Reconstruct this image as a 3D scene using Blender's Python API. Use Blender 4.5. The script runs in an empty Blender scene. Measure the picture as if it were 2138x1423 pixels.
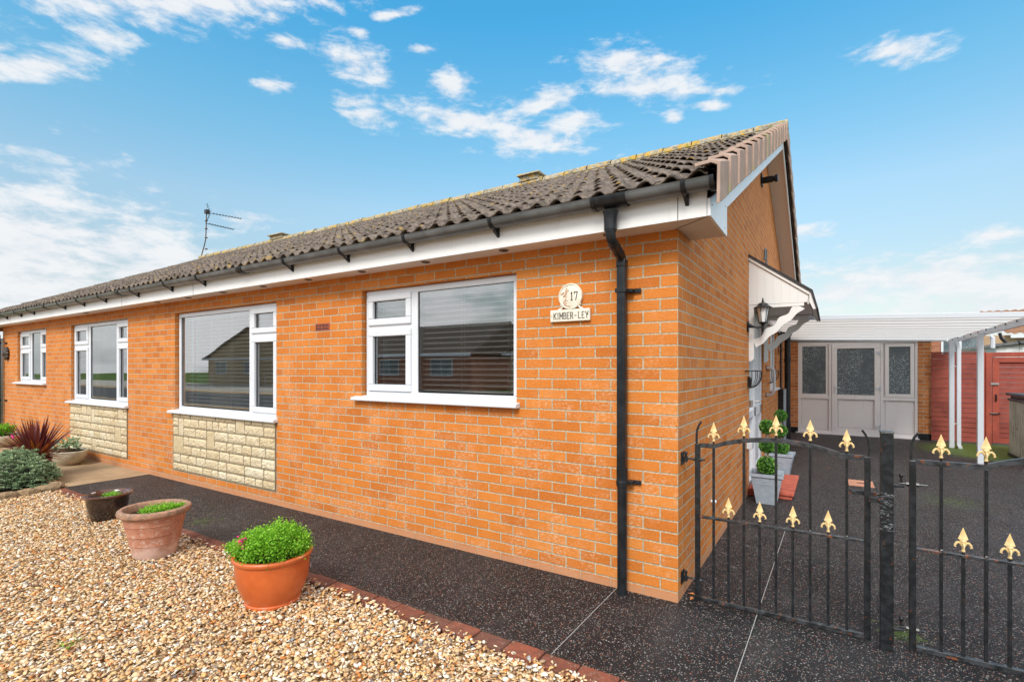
import bpy, math, random
import numpy as np
from mathutils import Vector, Matrix
random.seed(7); RNG = np.random.default_rng(11)
D = bpy.data; SC = bpy.context.scene; COL = SC.collection
R = math.radians

# ------------------------------------------------------------------ nodes
def nd(nt, typ, ins=None, **props):
    n = nt.nodes.new(typ)
    for k, v in props.items(): setattr(n, k, v)
    if ins:
        for k, v in ins.items():
            s = n.inputs[k]
            if isinstance(v, bpy.types.NodeSocket): nt.links.new(v, s)
            else: s.default_value = v
    return n
def c4(c): return (c[0], c[1], c[2], 1.0)
def newmat(name, base=(.5, .5, .5), rough=.5, metal=0.0, spec=.5):
    m = D.materials.new(name); m.use_nodes = True
    nt = m.node_tree; b = nt.nodes['Principled BSDF']
    b.inputs['Base Color'].default_value = c4(base); b.inputs['Roughness'].default_value = rough
    b.inputs['Metallic'].default_value = metal; b.inputs['Specular IOR Level'].default_value = spec
    return m, nt, b
def mth(nt, op, a, b=None, c=None, clamp=False):
    ins = {0: a}
    if b is not None: ins[1] = b
    if c is not None: ins[2] = c
    n = nd(nt, 'ShaderNodeMath', ins, operation=op); n.use_clamp = clamp
    return n.outputs[0]
def mix(nt, f, a, b, blend='MIX'):
    n = nt.nodes.new('ShaderNodeMix'); n.data_type = 'RGBA'; n.blend_type = blend
    for s, v in ((n.inputs[0], f), (n.inputs[6], a), (n.inputs[7], b)):
        if isinstance(v, bpy.types.NodeSocket): nt.links.new(v, s)
        elif isinstance(v, (tuple, list)): s.default_value = c4(v)
        else: s.default_value = v
    return n.outputs[2]
def noise(nt, vec, scale, detail=4, rough=.55):
    return nd(nt, 'ShaderNodeTexNoise', {'Vector': vec, 'Scale': scale, 'Detail': detail, 'Roughness': rough}).outputs[0]
def ramp(nt, fac, stops, interp='LINEAR'):
    n = nd(nt, 'ShaderNodeValToRGB', {0: fac}); cr = n.color_ramp; cr.interpolation = interp
    while len(cr.elements) < len(stops): cr.elements.new(.5)
    for e, (p, c) in zip(cr.elements, stops):
        e.position = p; e.color = c4(c) if len(c) == 3 else c
    return n.outputs[0]
def sst(nt, v, a, b):
    return nd(nt, 'ShaderNodeMapRange', {0: v, 1: a, 2: b, 3: 0.0, 4: 1.0}, interpolation_type='SMOOTHSTEP').outputs[0]
def objc(nt): return nd(nt, 'ShaderNodeTexCoord').outputs['Object']
def bump(nt, bsdf, h, strength=.3, dist=.01):
    n = nd(nt, 'ShaderNodeBump', {'Strength': strength, 'Distance': dist, 'Height': h})
    nt.links.new(n.outputs[0], bsdf.inputs['Normal'])
def scalev(nt, v, s):
    return nd(nt, 'ShaderNodeMapping', {'Vector': v, 'Scale': s}).outputs[0]

def noisy(name, c1, c2, scale=8, rough=.5, spec=.5, metal=0, bstr=0., bscale=60, bdist=.004, fine=None, detail=5):
    m, nt, b = newmat(name, c1, rough, metal, spec)
    o = objc(nt); f = sst(nt, noise(nt, o, scale, detail), .38, .64)
    col = mix(nt, f, c1, c2)
    if fine:
        f2 = sst(nt, noise(nt, o, fine[0], 3), fine[1], fine[1] + .08)
        col = mix(nt, f2, col, fine[2])
    nt.links.new(col, b.inputs['Base Color'])
    if bstr: bump(nt, b, noise(nt, o, bscale, 4), bstr, bdist)
    return m
def attrmat(name, stops, rough=.55, spec=.3, sss=0, trans=0., interp='LINEAR', bstr=0):
    m, nt, b = newmat(name, (.2, .2, .2), rough, 0, spec)
    a = nd(nt, 'ShaderNodeAttribute', attribute_name='rnd').outputs['Fac']
    col = ramp(nt, a, stops, interp)
    nt.links.new(col, b.inputs['Base Color'])
    if trans:
        tr = nd(nt, 'ShaderNodeBsdfTranslucent', {'Color': col})
        mx = nd(nt, 'ShaderNodeMixShader', {0: trans, 1: b.outputs[0], 2: tr.outputs[0]})
        nt.links.new(mx.outputs[0], nt.nodes['Material Output'].inputs[0])
    if bstr: bump(nt, b, noise(nt, objc(nt), 160, 3), bstr, .002)
    return m

# ------------------------------------------------------------------ materials
def make_brick(name, ca, cb, mortar, eff=.5, sat=1):
    m, nt, b = newmat(name, ca, .85, 0, .25)
    o = objc(nt); s = nd(nt, 'ShaderNodeSeparateXYZ', {0: o})
    X, Y, Z = s.outputs
    nx = nd(nt, 'ShaderNodeSeparateXYZ', {0: nd(nt, 'ShaderNodeNewGeometry').outputs['True Normal']}).outputs[0]
    side = mth(nt, 'GREATER_THAN', mth(nt, 'ABSOLUTE', nx), .5)
    u = mth(nt, 'ADD', mth(nt, 'MULTIPLY', X, mth(nt, 'SUBTRACT', 1.0, side)), mth(nt, 'MULTIPLY', mth(nt, 'ADD', Y, .1125), side))
    # slight waviness of the joints
    w = mth(nt, 'MULTIPLY', mth(nt, 'SUBTRACT', noise(nt, o, 9, 2), .5), .006)
    v = mth(nt, 'ADD', mth(nt, 'SUBTRACT', Z, .062), w)
    vec = nd(nt, 'ShaderNodeCombineXYZ', {0: mth(nt, 'ADD', u, w), 1: v, 2: 0.0}).outputs[0]
    bt = nd(nt, 'ShaderNodeTexBrick', {'Vector': vec, 'Color1': c4((0, 0, 0)), 'Color2': c4((1, 1, 1)), 'Mortar': c4((.5, .5, .5)), 'Scale': 1.0,
            'Mortar Size': .0060, 'Mortar Smooth': .35, 'Bias': 0.0, 'Brick Width': .225, 'Row Height': .075}, offset=.5, offset_frequency=2)
    rnd = nd(nt, 'ShaderNodeSeparateColor', {0: bt.outputs[0]}).outputs[0]
    fac = bt.outputs['Fac']
    col = ramp(nt, rnd, [(0, (ca[0] * 1.04, ca[1] * 1.14, ca[2] * 1.4)), (.2, ca), (.8, cb), (1, (cb[0] * .86, cb[1] * .80, cb[2] * .8))])
    col = mix(nt, mth(nt, 'MULTIPLY', sst(nt, noise(nt, o, 2.2, 3), .42, .68), .35), col, (ca[0] * .75, ca[1] * .62, ca[2] * .6))
    col = mix(nt, mth(nt, 'MULTIPLY', sst(nt, noise(nt, o, 70, 4), .40, .64), .28), col, (ca[0] * 1.12, ca[1] * 1.35, ca[2] * 1.6))
    # drag marks: vertical combing
    uv = nd(nt, 'ShaderNodeCombineXYZ', {0: mth(nt, 'MULTIPLY', u, mth(nt, 'ADD', 14.0, mth(nt, 'MULTIPLY', side, 130.0))), 1: mth(nt, 'MULTIPLY', v, mth(nt, 'SUBTRACT', 150.0, mth(nt, 'MULTIPLY', side, 138.0))), 2: 0.0}).outputs[0]
    drag = noise(nt, uv, 1.0, 2)
    col = mix(nt, mth(nt, 'MULTIPLY', sst(nt, drag, .56, .74), .30), col, (ca[0] * .5, ca[1] * .4, ca[2] * .4))
    # white salt blooms, strongest on some bricks
    e1 = sst(nt, noise(nt, o, 3.1, 4, .7), .44, .62)
    e2 = sst(nt, noise(nt, scalev(nt, o, (.6, .6, 1)), 62, 5, .75), .45, .66)
    low = nd(nt, 'ShaderNodeMapRange', {0: Z, 1: 1.9, 2: 1.2, 3: .22, 4: 1.0}).outputs[0]
    e = mth(nt, 'MULTIPLY', mth(nt, 'MULTIPLY', e1, e2), mth(nt, 'MULTIPLY', low, eff))
    col = mix(nt, e, col, (.80, .58, .40))
    mc = mix(nt, sst(nt, noise(nt, o, 60, 4), .35, .65), mortar, (mortar[0] * .62, mortar[1] * .6, mortar[2] * .6))
    col = mix(nt, fac, col, mc)
    base = mth(nt, 'MULTIPLY', sst(nt, mth(nt, 'ADD', Z, mth(nt, 'MULTIPLY', noise(nt, o, 7, 3), .05)), .095, .06), .75)
    col = mix(nt, base, col, (.50, .25, .14))
    nt.links.new(col, b.inputs['Base Color'])
    h = mth(nt, 'ADD', mth(nt, 'MULTIPLY', fac, -1.0), mth(nt, 'ADD', mth(nt, 'MULTIPLY', drag, .35), mth(nt, 'MULTIPLY', noise(nt, o, 110, 3), .35)))
    bump(nt, b, h, .75, .006)
    return m
MB_brick = make_brick('brick_orange', (.62, .198, .034), (.555, .163, .025), (.56, .49, .35))
MB_pier = make_brick('brick_pier', (.66, .24, .07), (.48, .15, .04), (.72, .66, .52), .3)
M_brickfar = make_brick('brick_far', (.42, .15, .08), (.3, .1, .05), (.42, .36, .28), .4)

def white(name, c=(.80, .80, .80), rough=.35):
    m, nt, b = newmat(name, c, rough, 0, .5)
    o = objc(nt); f = mth(nt, 'MULTIPLY', sst(nt, noise(nt, o, 5, 5, .7), .52, .78), .35)
    f2 = mth(nt, 'MULTIPLY', sst(nt, noise(nt, scalev(nt, o, (1, 1, .12)), 40, 3), .6, .75), .18)
    col = mix(nt, f, c, (c[0] * .78, c[1] * .75, c[2] * .68)); col = mix(nt, f2, col, (c[0] * .6, c[1] * .57, c[2] * .5))
    nt.links.new(col, b.inputs['Base Color'])
    return m
M_white = white('white_plastic', (.68, .70, .74))
M_barge = white('white_bargeboard', (.86, .86, .87))
M_fascia = white('white_fascia', (.80, .79, .78))
M_soffit = white('white_soffit', (.80, .70, .63), .5)
M_wood_white = white('white_painted_wood', (.78, .78, .77), .5)
M_pinkwhite = white('pinkish_white_plastic', (.90, .85, .84))
M_post = white('white_aluminium', (.60, .63, .68))
M_black = noisy('black_plastic', (.009, .010, .012), (.018, .020, .023), 14, .33, .35, fine=(90, .68, (.06, .06, .06)))
M_gutter = noisy('weathered_black_plastic', (.085, .09, .092), (.14, .145, .148), 6, .32, .6, fine=(70, .66, (.12, .12, .12)))
M_iron = noisy('black_painted_iron', (.010, .011, .012), (.022, .024, .027), 30, .3, .45, bstr=.3, bscale=70, bdist=.004, fine=(42, .66, (.10, .035, .015)))
M_irongrey = noisy('worn_painted_iron', (.012, .013, .014), (.05, .053, .057), 24, .3, .6, bstr=.6, bscale=75, bdist=.004, fine=(26, .60, (.20, .065, .025)))
M_gold = noisy('gold_paint', (.84, .63, .31), (.66, .44, .17), 22, .5, .4, bstr=.4, bscale=90, bdist=.003, fine=(60, .66, (.30, .18, .07)))
M_room = noisy('room_plaster', (.80, .70, .52), (.70, .58, .42), 2, .8)
M_dark = noisy('dark_void', (.012, .012, .012), (.02, .02, .02), 4, .8)
M_slat = newmat('blind_slat', (.93, .92, .89), .35)[0]
M_curtain = noisy('cream_curtain', (.72, .66, .50), (.60, .54, .40), 6, .8)
M_silver = newmat('brushed_metal', (.55, .53, .50), .28, .9)[0]
M_lead = newmat('white_bead', (.8, .8, .8), .4)[0]
M_airbrick = noisy('red_air_brick', (.42, .10, .05), (.3, .07, .035), 30, .8)
M_ventc = noisy('brown_vent', (.22, .17, .13), (.15, .11, .08), 30, .7)
M_rubber = noisy('black_rubber', (.01, .01, .011), (.02, .02, .022), 20, .5)

def glass_mat():
    m = D.materials.new('window_glass'); m.use_nodes = True; nt = m.node_tree; nt.nodes.clear()
    out = nd(nt, 'ShaderNodeOutputMaterial')
    fr = nd(nt, 'ShaderNodeFresnel', {'IOR': 2.3}).outputs[0]
    g = nd(nt, 'ShaderNodeBsdfGlossy', {'Color': c4((.94, .96, .96)), 'Roughness': .0})
    o = objc(nt); bp = nd(nt, 'ShaderNodeBump', {'Strength': .05, 'Distance': .02, 'Height': noise(nt, o, 1.3, 1)})
    nt.links.new(bp.outputs[0], g.inputs['Normal'])
    t = nd(nt, 'ShaderNodeBsdfTransparent', {'Color': c4((.96, .98, .97))})
    mx = nd(nt, 'ShaderNodeMixShader', {0: mth(nt, 'ADD', mth(nt, 'MULTIPLY', fr, 1.1), .14, clamp=True), 1: t.outputs[0], 2: g.outputs[0]})
    nt.links.new(mx.outputs[0], out.inputs[0])
    return m
M_glass = glass_mat()
def obscured():
    m, nt, b = newmat('obscured_glass', (.1, .13, .14), .12, 0, .7)
    o = objc(nt); d = nd(nt, 'ShaderNodeTexVoronoi', {'Vector': o, 'Scale': 55.0}, feature='DISTANCE_TO_EDGE').outputs[0]
    n2 = noise(nt, scalev(nt, o, (1, 1, 1)), 45, 3, .7)
    f = mth(nt, 'MULTIPLY', sst(nt, n2, .48, .66), sst(nt, noise(nt, o, 2.5, 2), .3, .6))
    col = mix(nt, f, (.075, .10, .115), (.42, .48, .50))
    nt.links.new(col, b.inputs['Base Color']); bump(nt, b, mth(nt, 'ADD', d, n2), .5, .006)
    return m
M_obs = obscured()

def tile_mat(name, c1, c2, lichen=.5, green=.3):
    m, nt, b = newmat(name, c1, .85, 0, .25)
    o = objc(nt); a = nd(nt, 'ShaderNodeAttribute', attribute_name='rnd').outputs['Fac']
    col = mix(nt, a, c1, c2)
    col = mix(nt, mth(nt, 'MULTIPLY', sst(nt, noise(nt, o, 26, 5, .7), .42, .62), .6), col, (c2[0] * 1.8, c2[1] * 1.75, c2[2] * 1.7))
    col = mix(nt, mth(nt, 'MULTIPLY', sst(nt, noise(nt, o, 11, 4), .5, .66), .6), col, (c1[0] * .28, c1[1] * .27, c1[2] * .26))
    Z = nd(nt, 'ShaderNodeSeparateXYZ', {0: o}).outputs[2]
    l1 = sst(nt, noise(nt, o, 34, 4, .6), .66, .71)
    col = mix(nt, mth(nt, 'MULTIPLY', l1, lichen * .8), col, (.42, .40, .30))
    ridge = sst(nt, Z, 4.78, 5.02)
    l2 = mth(nt, 'MULTIPLY', sst(nt, mth(nt, 'ADD', noise(nt, o, 9, 4, .7), mth(nt, 'MULTIPLY', ridge, .085)), .60, .66), lichen)
    col = mix(nt, l2, col, (.52, .31, .035))
    l3 = mth(nt, 'MULTIPLY', sst(nt, mth(nt, 'ADD', noise(nt, o, 14, 4, .6), mth(nt, 'MULTIPLY', ridge, .07)), .66, .70), green)
    col = mix(nt, l3, col, (.17, .20, .03))
    nt.links.new(col, b.inputs['Base Color']); bump(nt, b, noise(nt, o, 90, 4), .5, .006)
    return m
M_tile = tile_mat('brown_roof_tile', (.078, .058, .045), (.155, .122, .098))
M_verge = noisy('pinkish_verge_tile', (.44, .31, .25), (.36, .255, .20), 7, .8, .25, bstr=.2, bscale=60, fine=(5, .60, (.34, .29, .17)))
M_ridge = tile_mat('ridge_tile', (.24, .21, .16), (.32, .28, .21), .85, .6)
M_fartile = tile_mat('far_roof_tile', (.30, .16, .09), (.22, .12, .08), .3, .1)

def stone_mat():
    m, nt, b = newmat('buff_stone', (.55, .42, .22), .85, 0, .2)
    o = objc(nt); a = nd(nt, 'ShaderNodeAttribute', attribute_name='rnd').outputs['Fac']
    col = ramp(nt, a, [(0, (.56, .44, .27)), (.35, (.68, .56, .38)), (.7, (.62, .51, .34)), (1, (.70, .61, .45))])
    col = mix(nt, mth(nt, 'MULTIPLY', sst(nt, noise(nt, o, 22, 5, .7), .45, .65), .5), col, (.44, .31, .15))
    col = mix(nt, mth(nt, 'MULTIPLY', sst(nt, noise(nt, o, 70, 3), .6, .7), .5), col, (.74, .64, .45))
    nt.links.new(col, b.inputs['Base Color']); bump(nt, b, noise(nt, o, 45, 6, .7), .7, .012)
    return m
M_stone = stone_mat()
M_mortar = noisy('grey_mortar', (.26, .21, .14), (.19, .15, .10), 40, .9, .2, bstr=.4, bscale=150)

def tarmac():
    m, nt, b = newmat('speckled_rubber_surface', (.03, .03, .03), .55, 0, .25)
    o = objc(nt)
    def cells(scale): 
        n = nd(nt, 'ShaderNodeTexVoronoi', {'Vector': o, 'Scale': scale}); 
        s = nd(nt, 'ShaderNodeSeparateColor', {0: n.outputs['Color']}); return n.outputs['Distance'], s.outputs[0], s.outputs[1]
    d, r, g = cells(235.0); d2, r2, g2 = cells(150.0)
    col = mix(nt, g, (.005, .0055, .0065), (.022, .022, .025))
    col = mix(nt, mth(nt, 'GREATER_THAN', r, .93), col, (.30, .11, .07))
    col = mix(nt, mth(nt, 'GREATER_THAN', r, .955), col, (.42, .39, .36))
    col = mix(nt, mth(nt, 'GREATER_THAN', r2, .972), col, (.36, .15, .10))
    col = mix(nt, mth(nt, 'GREATER_THAN', r2, .985), col, (.42, .39, .36))
    wear = mth(nt, 'MULTIPLY', sst(nt, noise(nt, o, 1.6, 4), .4, .7), .30)
    col = mix(nt, wear, col, (.075, .075, .078))
    yy = nd(nt, 'ShaderNodeSeparateXYZ', {0: o}).outputs
    dust = sst(nt, noise(nt, scalev(nt, o, (2.2, .5, 1)), 1.3, 5, .6), .50, .72)
    col = mix(nt, mth(nt, 'MULTIPLY', dust, .22), col, (.13, .125, .12))
    edge = mth(nt, 'MULTIPLY', sst(nt, mth(nt, 'ADD', yy[1], mth(nt, 'MULTIPLY', noise(nt, o, 14, 4), .05)), -.86, -.94), .35)
    col = mix(nt, mth(nt, 'MULTIPLY', edge, sst(nt, noise(nt, o, 60, 3), .4, .6)), col, (.16, .11, .07))
    P = lambda x, y, r_: mth(nt, 'SUBTRACT', 1.0, mth(nt, 'DIVIDE', nd(nt, 'ShaderNodeVectorMath', {0: o, 1: (x, y, 0)}, operation='DISTANCE').outputs['Value'], r_), clamp=True)
    moss = mth(nt, 'MAXIMUM', P(3.5, 8.9, 2.1), mth(nt, 'MAXIMUM', mth(nt, 'MULTIPLY', P(1.95, 4.1, 1.5), .42), mth(nt, 'MAXIMUM', mth(nt, 'MULTIPLY', P(-4.35, -.72, .7), .42), mth(nt, 'MULTIPLY', P(1.15, .3, .35), .5))))
    mm = sst(nt, mth(nt, 'ADD', mth(nt, 'MULTIPLY', moss, 1.0), mth(nt, 'SUBTRACT', noise(nt, o, 16, 5, .8), .5)), .34, .52)
    col = mix(nt, mth(nt, 'MULTIPLY', mm, .8), col, (.10, .17, .02))
    nt.links.new(col, b.inputs['Base Color'])
    nt.links.new(mth(nt, 'ADD', .38, mth(nt, 'MULTIPLY', g, .3)), b.inputs['Roughness'])
    bump(nt, b, mth(nt, 'ADD', d, mth(nt, 'MULTIPLY', r, .5)), .9, .006)
    return m
M_tarmac = tarmac()
M_concrete = noisy('buff_concrete', (.42, .30, .18), (.34, .235, .14), 3, .9, .2, bstr=.3, bscale=120, fine=(50, .62, (.22, .15, .09)))
def paver_mat():
    m, nt, b = newmat('red_paver', (.25, .08, .05), .85, 0, .25)
    o = objc(nt); a = nd(nt, 'ShaderNodeAttribute', attribute_name='rnd').outputs['Fac']
    col = ramp(nt, a, [(0, (.17, .058, .036)), (.35, (.29, .085, .048)), (.7, (.22, .085, .058)), (1, (.13, .06, .042))])
    col = mix(nt, mth(nt, 'MULTIPLY', sst(nt, noise(nt, o, 18, 5, .7), .42, .62), .55), col, (.10, .055, .038))
    col = mix(nt, mth(nt, 'MULTIPLY', sst(nt, noise(nt, o, 45, 4, .7), .56, .68), .5), col, (.36, .27, .20))
    nt.links.new(col, b.inputs['Base Color']); bump(nt, b, noise(nt, o, 110, 4), .7, .004)
    return m
M_paver = paver_mat()
M_soil = noisy('dark_soil', (.05, .032, .02), (.02, .014, .01), 25, .95, .1, bstr=.8, bscale=60, bdist=.02)
M_gravelbase = noisy('gravel_bed', (.46, .30, .15), (.28, .17, .08), 50, .95, .1, bstr=.8, bscale=60, bdist=.01)
M_gravel = attrmat('golden_shale', [(0, (.78, .70, .58)), (.12, (.84, .76, .63)), (.24, (.74, .54, .31)), (.36, (.70, .40, .14)), (.48, (.72, .54, .31)), (.60, (.58, .19, .03)), (.70, (.74, .57, .36)), (.80, (.62, .36, .13)), (.90, (.36, .26, .17)), (.96, (.28, .12, .05)), (.985, (.14, .14, .15)), (1, (.84, .80, .74))], .6, .4, bstr=.4)
M_grass = noisy('lawn', (.06, .11, .02), (.09, .14, .03), 6, .95, .1)
M_road = noisy('road_asphalt', (.05, .05, .05), (.07, .07, .07), 6, .9)
M_red = noisy('red_stained_timber', (.27, .058, .040), (.19, .040, .030), 3, .75, .3, bstr=.3, bscale=50, fine=(9, .66, (.17, .03, .02)))
M_redgate = noisy('brighter_red_timber', (.36, .075, .045), (.27, .055, .036), 3, .7, .3, bstr=.3, bscale=50, fine=(12, .68, (.20, .04, .02)))
M_step = noisy('red_step', (.50, .11, .065), (.36, .07, .04), 12, .8, bstr=.4, bscale=60)
M_shed = noisy('grey_plastic_slat', (.58, .54, .47), (.44, .42, .34), 4, .6, fine=(14, .62, (.18, .20, .10)))
M_shedlid = noisy('charcoal_plastic', (.045, .048, .055), (.08, .08, .09), 10, .45)
M_planter = noisy('pale_grey_planter', (.34, .39, .45), (.29, .34, .40), 20, .55, bstr=.12, bscale=140, bdist=.002, fine=(120, .64, (.45, .49, .54)))
M_bark = noisy('pale_stem', (.40, .33, .24), (.25, .19, .13), 60, .8)
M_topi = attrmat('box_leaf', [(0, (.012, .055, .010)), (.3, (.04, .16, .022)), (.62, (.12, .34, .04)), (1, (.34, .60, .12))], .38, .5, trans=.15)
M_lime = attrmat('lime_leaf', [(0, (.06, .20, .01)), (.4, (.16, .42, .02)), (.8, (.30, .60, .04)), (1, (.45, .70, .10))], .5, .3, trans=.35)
M_hebe = attrmat('greygreen_leaf', [(0, (.06, .11, .05)), (.35, (.19, .28, .15)), (.75, (.36, .47, .27)), (1, (.52, .60, .36))], .6, .3, trans=.15)
M_cord = attrmat('red_sword_leaf', [(0, (.10, .02, .022)), (.35, (.17, .035, .03)), (.62, (.26, .06, .035)), (.80, (.45, .12, .02)), (1, (.62, .23, .02))], .38, .5, trans=.2)
M_stem = newmat('green_stem', (.16, .25, .05), .6)[0]
M_pink = newmat('pink_petal', (.75, .02, .20), .5)[0]
M_redpet = newmat('red_petal', (.65, .05, .06), .5)[0]
def glaze(name, c1, c2, scale, rough, lo=None, hi=None, bst=.1, coat=0):
    m, nt, b = newmat(name, c1, rough, 0, .5)
    o = objc(nt); f = sst(nt, noise(nt, o, scale, 5, .7), .42, .62)
    col = mix(nt, f, c1, c2)
    if lo:
        z = nd(nt, 'ShaderNodeSeparateXYZ', {0: o}).outputs[2]
        g = sst(nt, mth(nt, 'ADD', z, mth(nt, 'MULTIPLY', noise(nt, o, 9, 5, .7), .2)), lo[1], lo[2])
        col = mix(nt, mth(nt, 'MULTIPLY', mth(nt, 'SUBTRACT', 1.0, g), .8), col, lo[0])
    if hi: col = mix(nt, mth(nt, 'MULTIPLY', sst(nt, noise(nt, o, 30, 5, .7), .52, .66), .55), col, hi)
    nt.links.new(col, b.inputs['Base Color']); b.inputs['Coat Weight'].default_value = coat
    bump(nt, b, noise(nt, o, 60, 4), bst, .004)
    return m
M_orangepot = glaze('orange_terracotta', (.60, .13, .030), (.52, .105, .022), 6, .33, coat=.25)
M_terrapot = glaze('weathered_terracotta', (.46, .20, .12), (.38, .15, .085), 12, .85, lo=((.72, .52, .44), .14, .24), hi=(.62, .48, .40), bst=.5)
M_terrarim = glaze('mossy_terracotta_rim', (.40, .21, .13), (.23, .15, .10), 22, .85, hi=(.55, .32, .2), bst=.6)
M_darkpot = glaze('dark_glaze', (.018, .011, .009), (.045, .024, .016), 20, .16, coat=.6)
M_darkrim = glaze('brown_glaze_rim', (.12, .04, .022), (.06, .022, .014), 20, .2, coat=.6)
M_stonepot = noisy('pale_stone_planter', (.55, .48, .36), (.45, .39, .28), 14, .9, .2, bstr=.4, bscale=70)
M_rock = noisy('brown_rock', (.34, .23, .13), (.22, .15, .09), 12, .9, .2, bstr=.8, bscale=30, bdist=.02)
M_sign = noisy('cream_sign', (.78, .73, .62), (.72, .66, .54), 20, .5)
M_letter = newmat('black_lettering', (.02, .017, .015), .6)[0]
M_flower = noisy('flower_relief', (.52, .27, .15), (.65, .45, .32), 60, .6)
M_frost = newmat('frosted_lamp_glass', (.92, .94, .97), .35)[0]
M_felt = noisy('black_roofing_felt', (.03, .03, .034), (.06, .06, .065), 60, .9, bstr=.5, bscale=200)
M_render = noisy('tan_render', (.46, .32, .20), (.40, .28, .17), 3, .95, bstr=.3, bscale=60)
M_blockw = noisy('white_painted_block', (.68, .70, .70), (.55, .56, .55), 8, .9)
M_cover = noisy('salmon_drain_cover', (.52, .25, .16), (.45, .20, .13), 12, .8)
M_leafdead = newmat('orange_leaf', (.50, .18, .05), .7)[0]
def poly_mat():
    m, nt, b = newmat('polycarbonate_sheet', (.62, .60, .58), .12, 0, .5)
    o = objc(nt)
    f = sst(nt, noise(nt, scalev(nt, o, (.5, 3, 1)), 3, 4), .35, .7)
    col = mix(nt, f, (.66, .64, .62), (.56, .52, .49)); nt.links.new(col, b.inputs['Base Color'])
    tr = nd(nt, 'ShaderNodeBsdfTranslucent', {'Color': c4((.80, .78, .76))})
    mx = nd(nt, 'ShaderNodeMixShader', {0: .88, 1: b.outputs[0], 2: tr.outputs[0]})
    nt.links.new(mx.outputs[0], nt.nodes['Material Output'].inputs[0])
    return m
M_poly = poly_mat()

# ------------------------------------------------------------------ mesh builder
class MB:
    def __init__(s): s.v = []; s.f = []; s.r = []; s.rv = 0.
    def add(s, vs, fs):
        o = len(s.v); s.v += [tuple(p) for p in vs]
        for q in fs: s.f.append(tuple(o + i for i in q)); s.r.append(s.rv)
        return s
    def box(s, x0, x1, y0, y1, z0, z1):
        return s.add([(x0, y0, z0), (x1, y0, z0), (x1, y1, z0), (x0, y1, z0), (x0, y0, z1), (x1, y0, z1), (x1, y1, z1), (x0, y1, z1)],
                     [(0, 3, 2, 1), (4, 5, 6, 7), (0, 1, 5, 4), (1, 2, 6, 5), (2, 3, 7, 6), (3, 0, 4, 7)])
    def prism(s, poly, ax, a, b):
        n = len(poly)
        mk = {'x': lambda p, t: (t, p[0], p[1]), 'y': lambda p, t: (p[0], t, p[1]), 'z': lambda p, t: (p[0], p[1], t)}[ax]
        vs = [mk(p, a) for p in poly] + [mk(p, b) for p in poly]
        fs = [tuple(range(n)), tuple(range(2 * n - 1, n - 1, -1))] + [(i, i + n, (i + 1) % n + n, (i + 1) % n) for i in range(n)]
        return s.add(vs, fs)
    def quad(s, *p): return s.add(p, [tuple(range(len(p)))])
    def tube(s, pts, r, n=8, caps=True, sq=False):
        P = [Vector(p) for p in pts]; rs = r if isinstance(r, (list, tuple)) else [r] * len(P)
        vs = []; up = None
        for i, p in enumerate(P):
            t = (P[min(i + 1, len(P) - 1)] - P[max(i - 1, 0)]).normalized()
            if up is None:
                up = Vector((0, 0, 1)) if abs(t.z) < .9 else Vector((0, 1, 0))
            a = t.cross(up)
            if a.length < 1e-4: a = t.cross(Vector((1, 0, 0)))
            a.normalize(); up = a.cross(t).normalized()
            for k in range(n):
                th = 2 * math.pi * (k + (.5 if sq else 0)) / n
                vs.append(p + rs[i] * (a * math.cos(th) + up * math.sin(th)))
        fs = []
        for i in range(len(P) - 1):
            for k in range(n):
                fs.append((i * n + k, i * n + (k + 1) % n, (i + 1) * n + (k + 1) % n, (i + 1) * n + k))
        if caps: fs += [tuple(range(n - 1, -1, -1)), tuple(range((len(P) - 1) * n, len(P) * n))]
        return s.add(vs, fs)
    def lathe(s, prof, cx=0, cy=0, n=48, sx=1, sy=1, wob=0):
        vs = []; fs = []
        for (r, z) in prof:
            for k in range(n):
                th = 2 * math.pi * k / n; rr = r * (1 + wob * math.sin(3 * th + z * 20))
                vs.append((cx + rr * sx * math.cos(th), cy + rr * sy * math.sin(th), z))
        for i in range(len(prof) - 1):
            for k in range(n):
                fs.append((i * n + k, i * n + (k + 1) % n, (i + 1) * n + (k + 1) % n, (i + 1) * n + k))
        return s.add(vs, fs)
    def ell(s, c, rad, nu=14, nv=9, jit=0):
        vs = [(c[0], c[1], c[2] - rad[2])]; fs = []
        for j in range(1, nv):
            ph = -math.pi / 2 + math.pi * j / nv
            for k in range(nu):
                th = 2 * math.pi * k / nu; q = 1 + random.uniform(-jit, jit)
                vs.append((c[0] + q * rad[0] * math.cos(ph) * math.cos(th), c[1] + q * rad[1] * math.cos(ph) * math.sin(th), c[2] + q * rad[2] * math.sin(ph)))
        vs.append((c[0], c[1], c[2] + rad[2])); L = len(vs) - 1
        for k in range(nu):
            fs.append((0, 1 + (k + 1) % nu, 1 + k))
            fs.append((L, L - nu + k, L - nu + (k + 1) % nu))
        for j in range(nv - 2):
            for k in range(nu):
                a = 1 + j * nu
                fs.append((a + k, a + (k + 1) % nu, a + nu + (k + 1) % nu, a + nu + k))
        return s.add(vs, fs)
    def build(s, name, mat, parent=None, smooth=False, bevel=0, local=False, loc=None, segs=2):
        me = D.meshes.new(name); me.from_pydata(s.v, [], s.f); me.update()
        if any(s.r):
            a = me.attributes.new('rnd', 'FLOAT', 'FACE'); a.data.foreach_set('value', s.r)
        me.materials.append(mat)
        if smooth:
            me.shade_smooth(); me.set_sharp_from_angle(angle=R(38))
        o = D.objects.new(name, me); COL.objects.link(o)
        if bevel:
            m = o.modifiers.new('bevel', 'BEVEL'); m.width = bevel; m.segments = segs; m.limit_method = 'ANGLE'; m.angle_limit = R(40)
        if loc is not None: o.location = loc
        adopt(o, parent, local)
        return o
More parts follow.
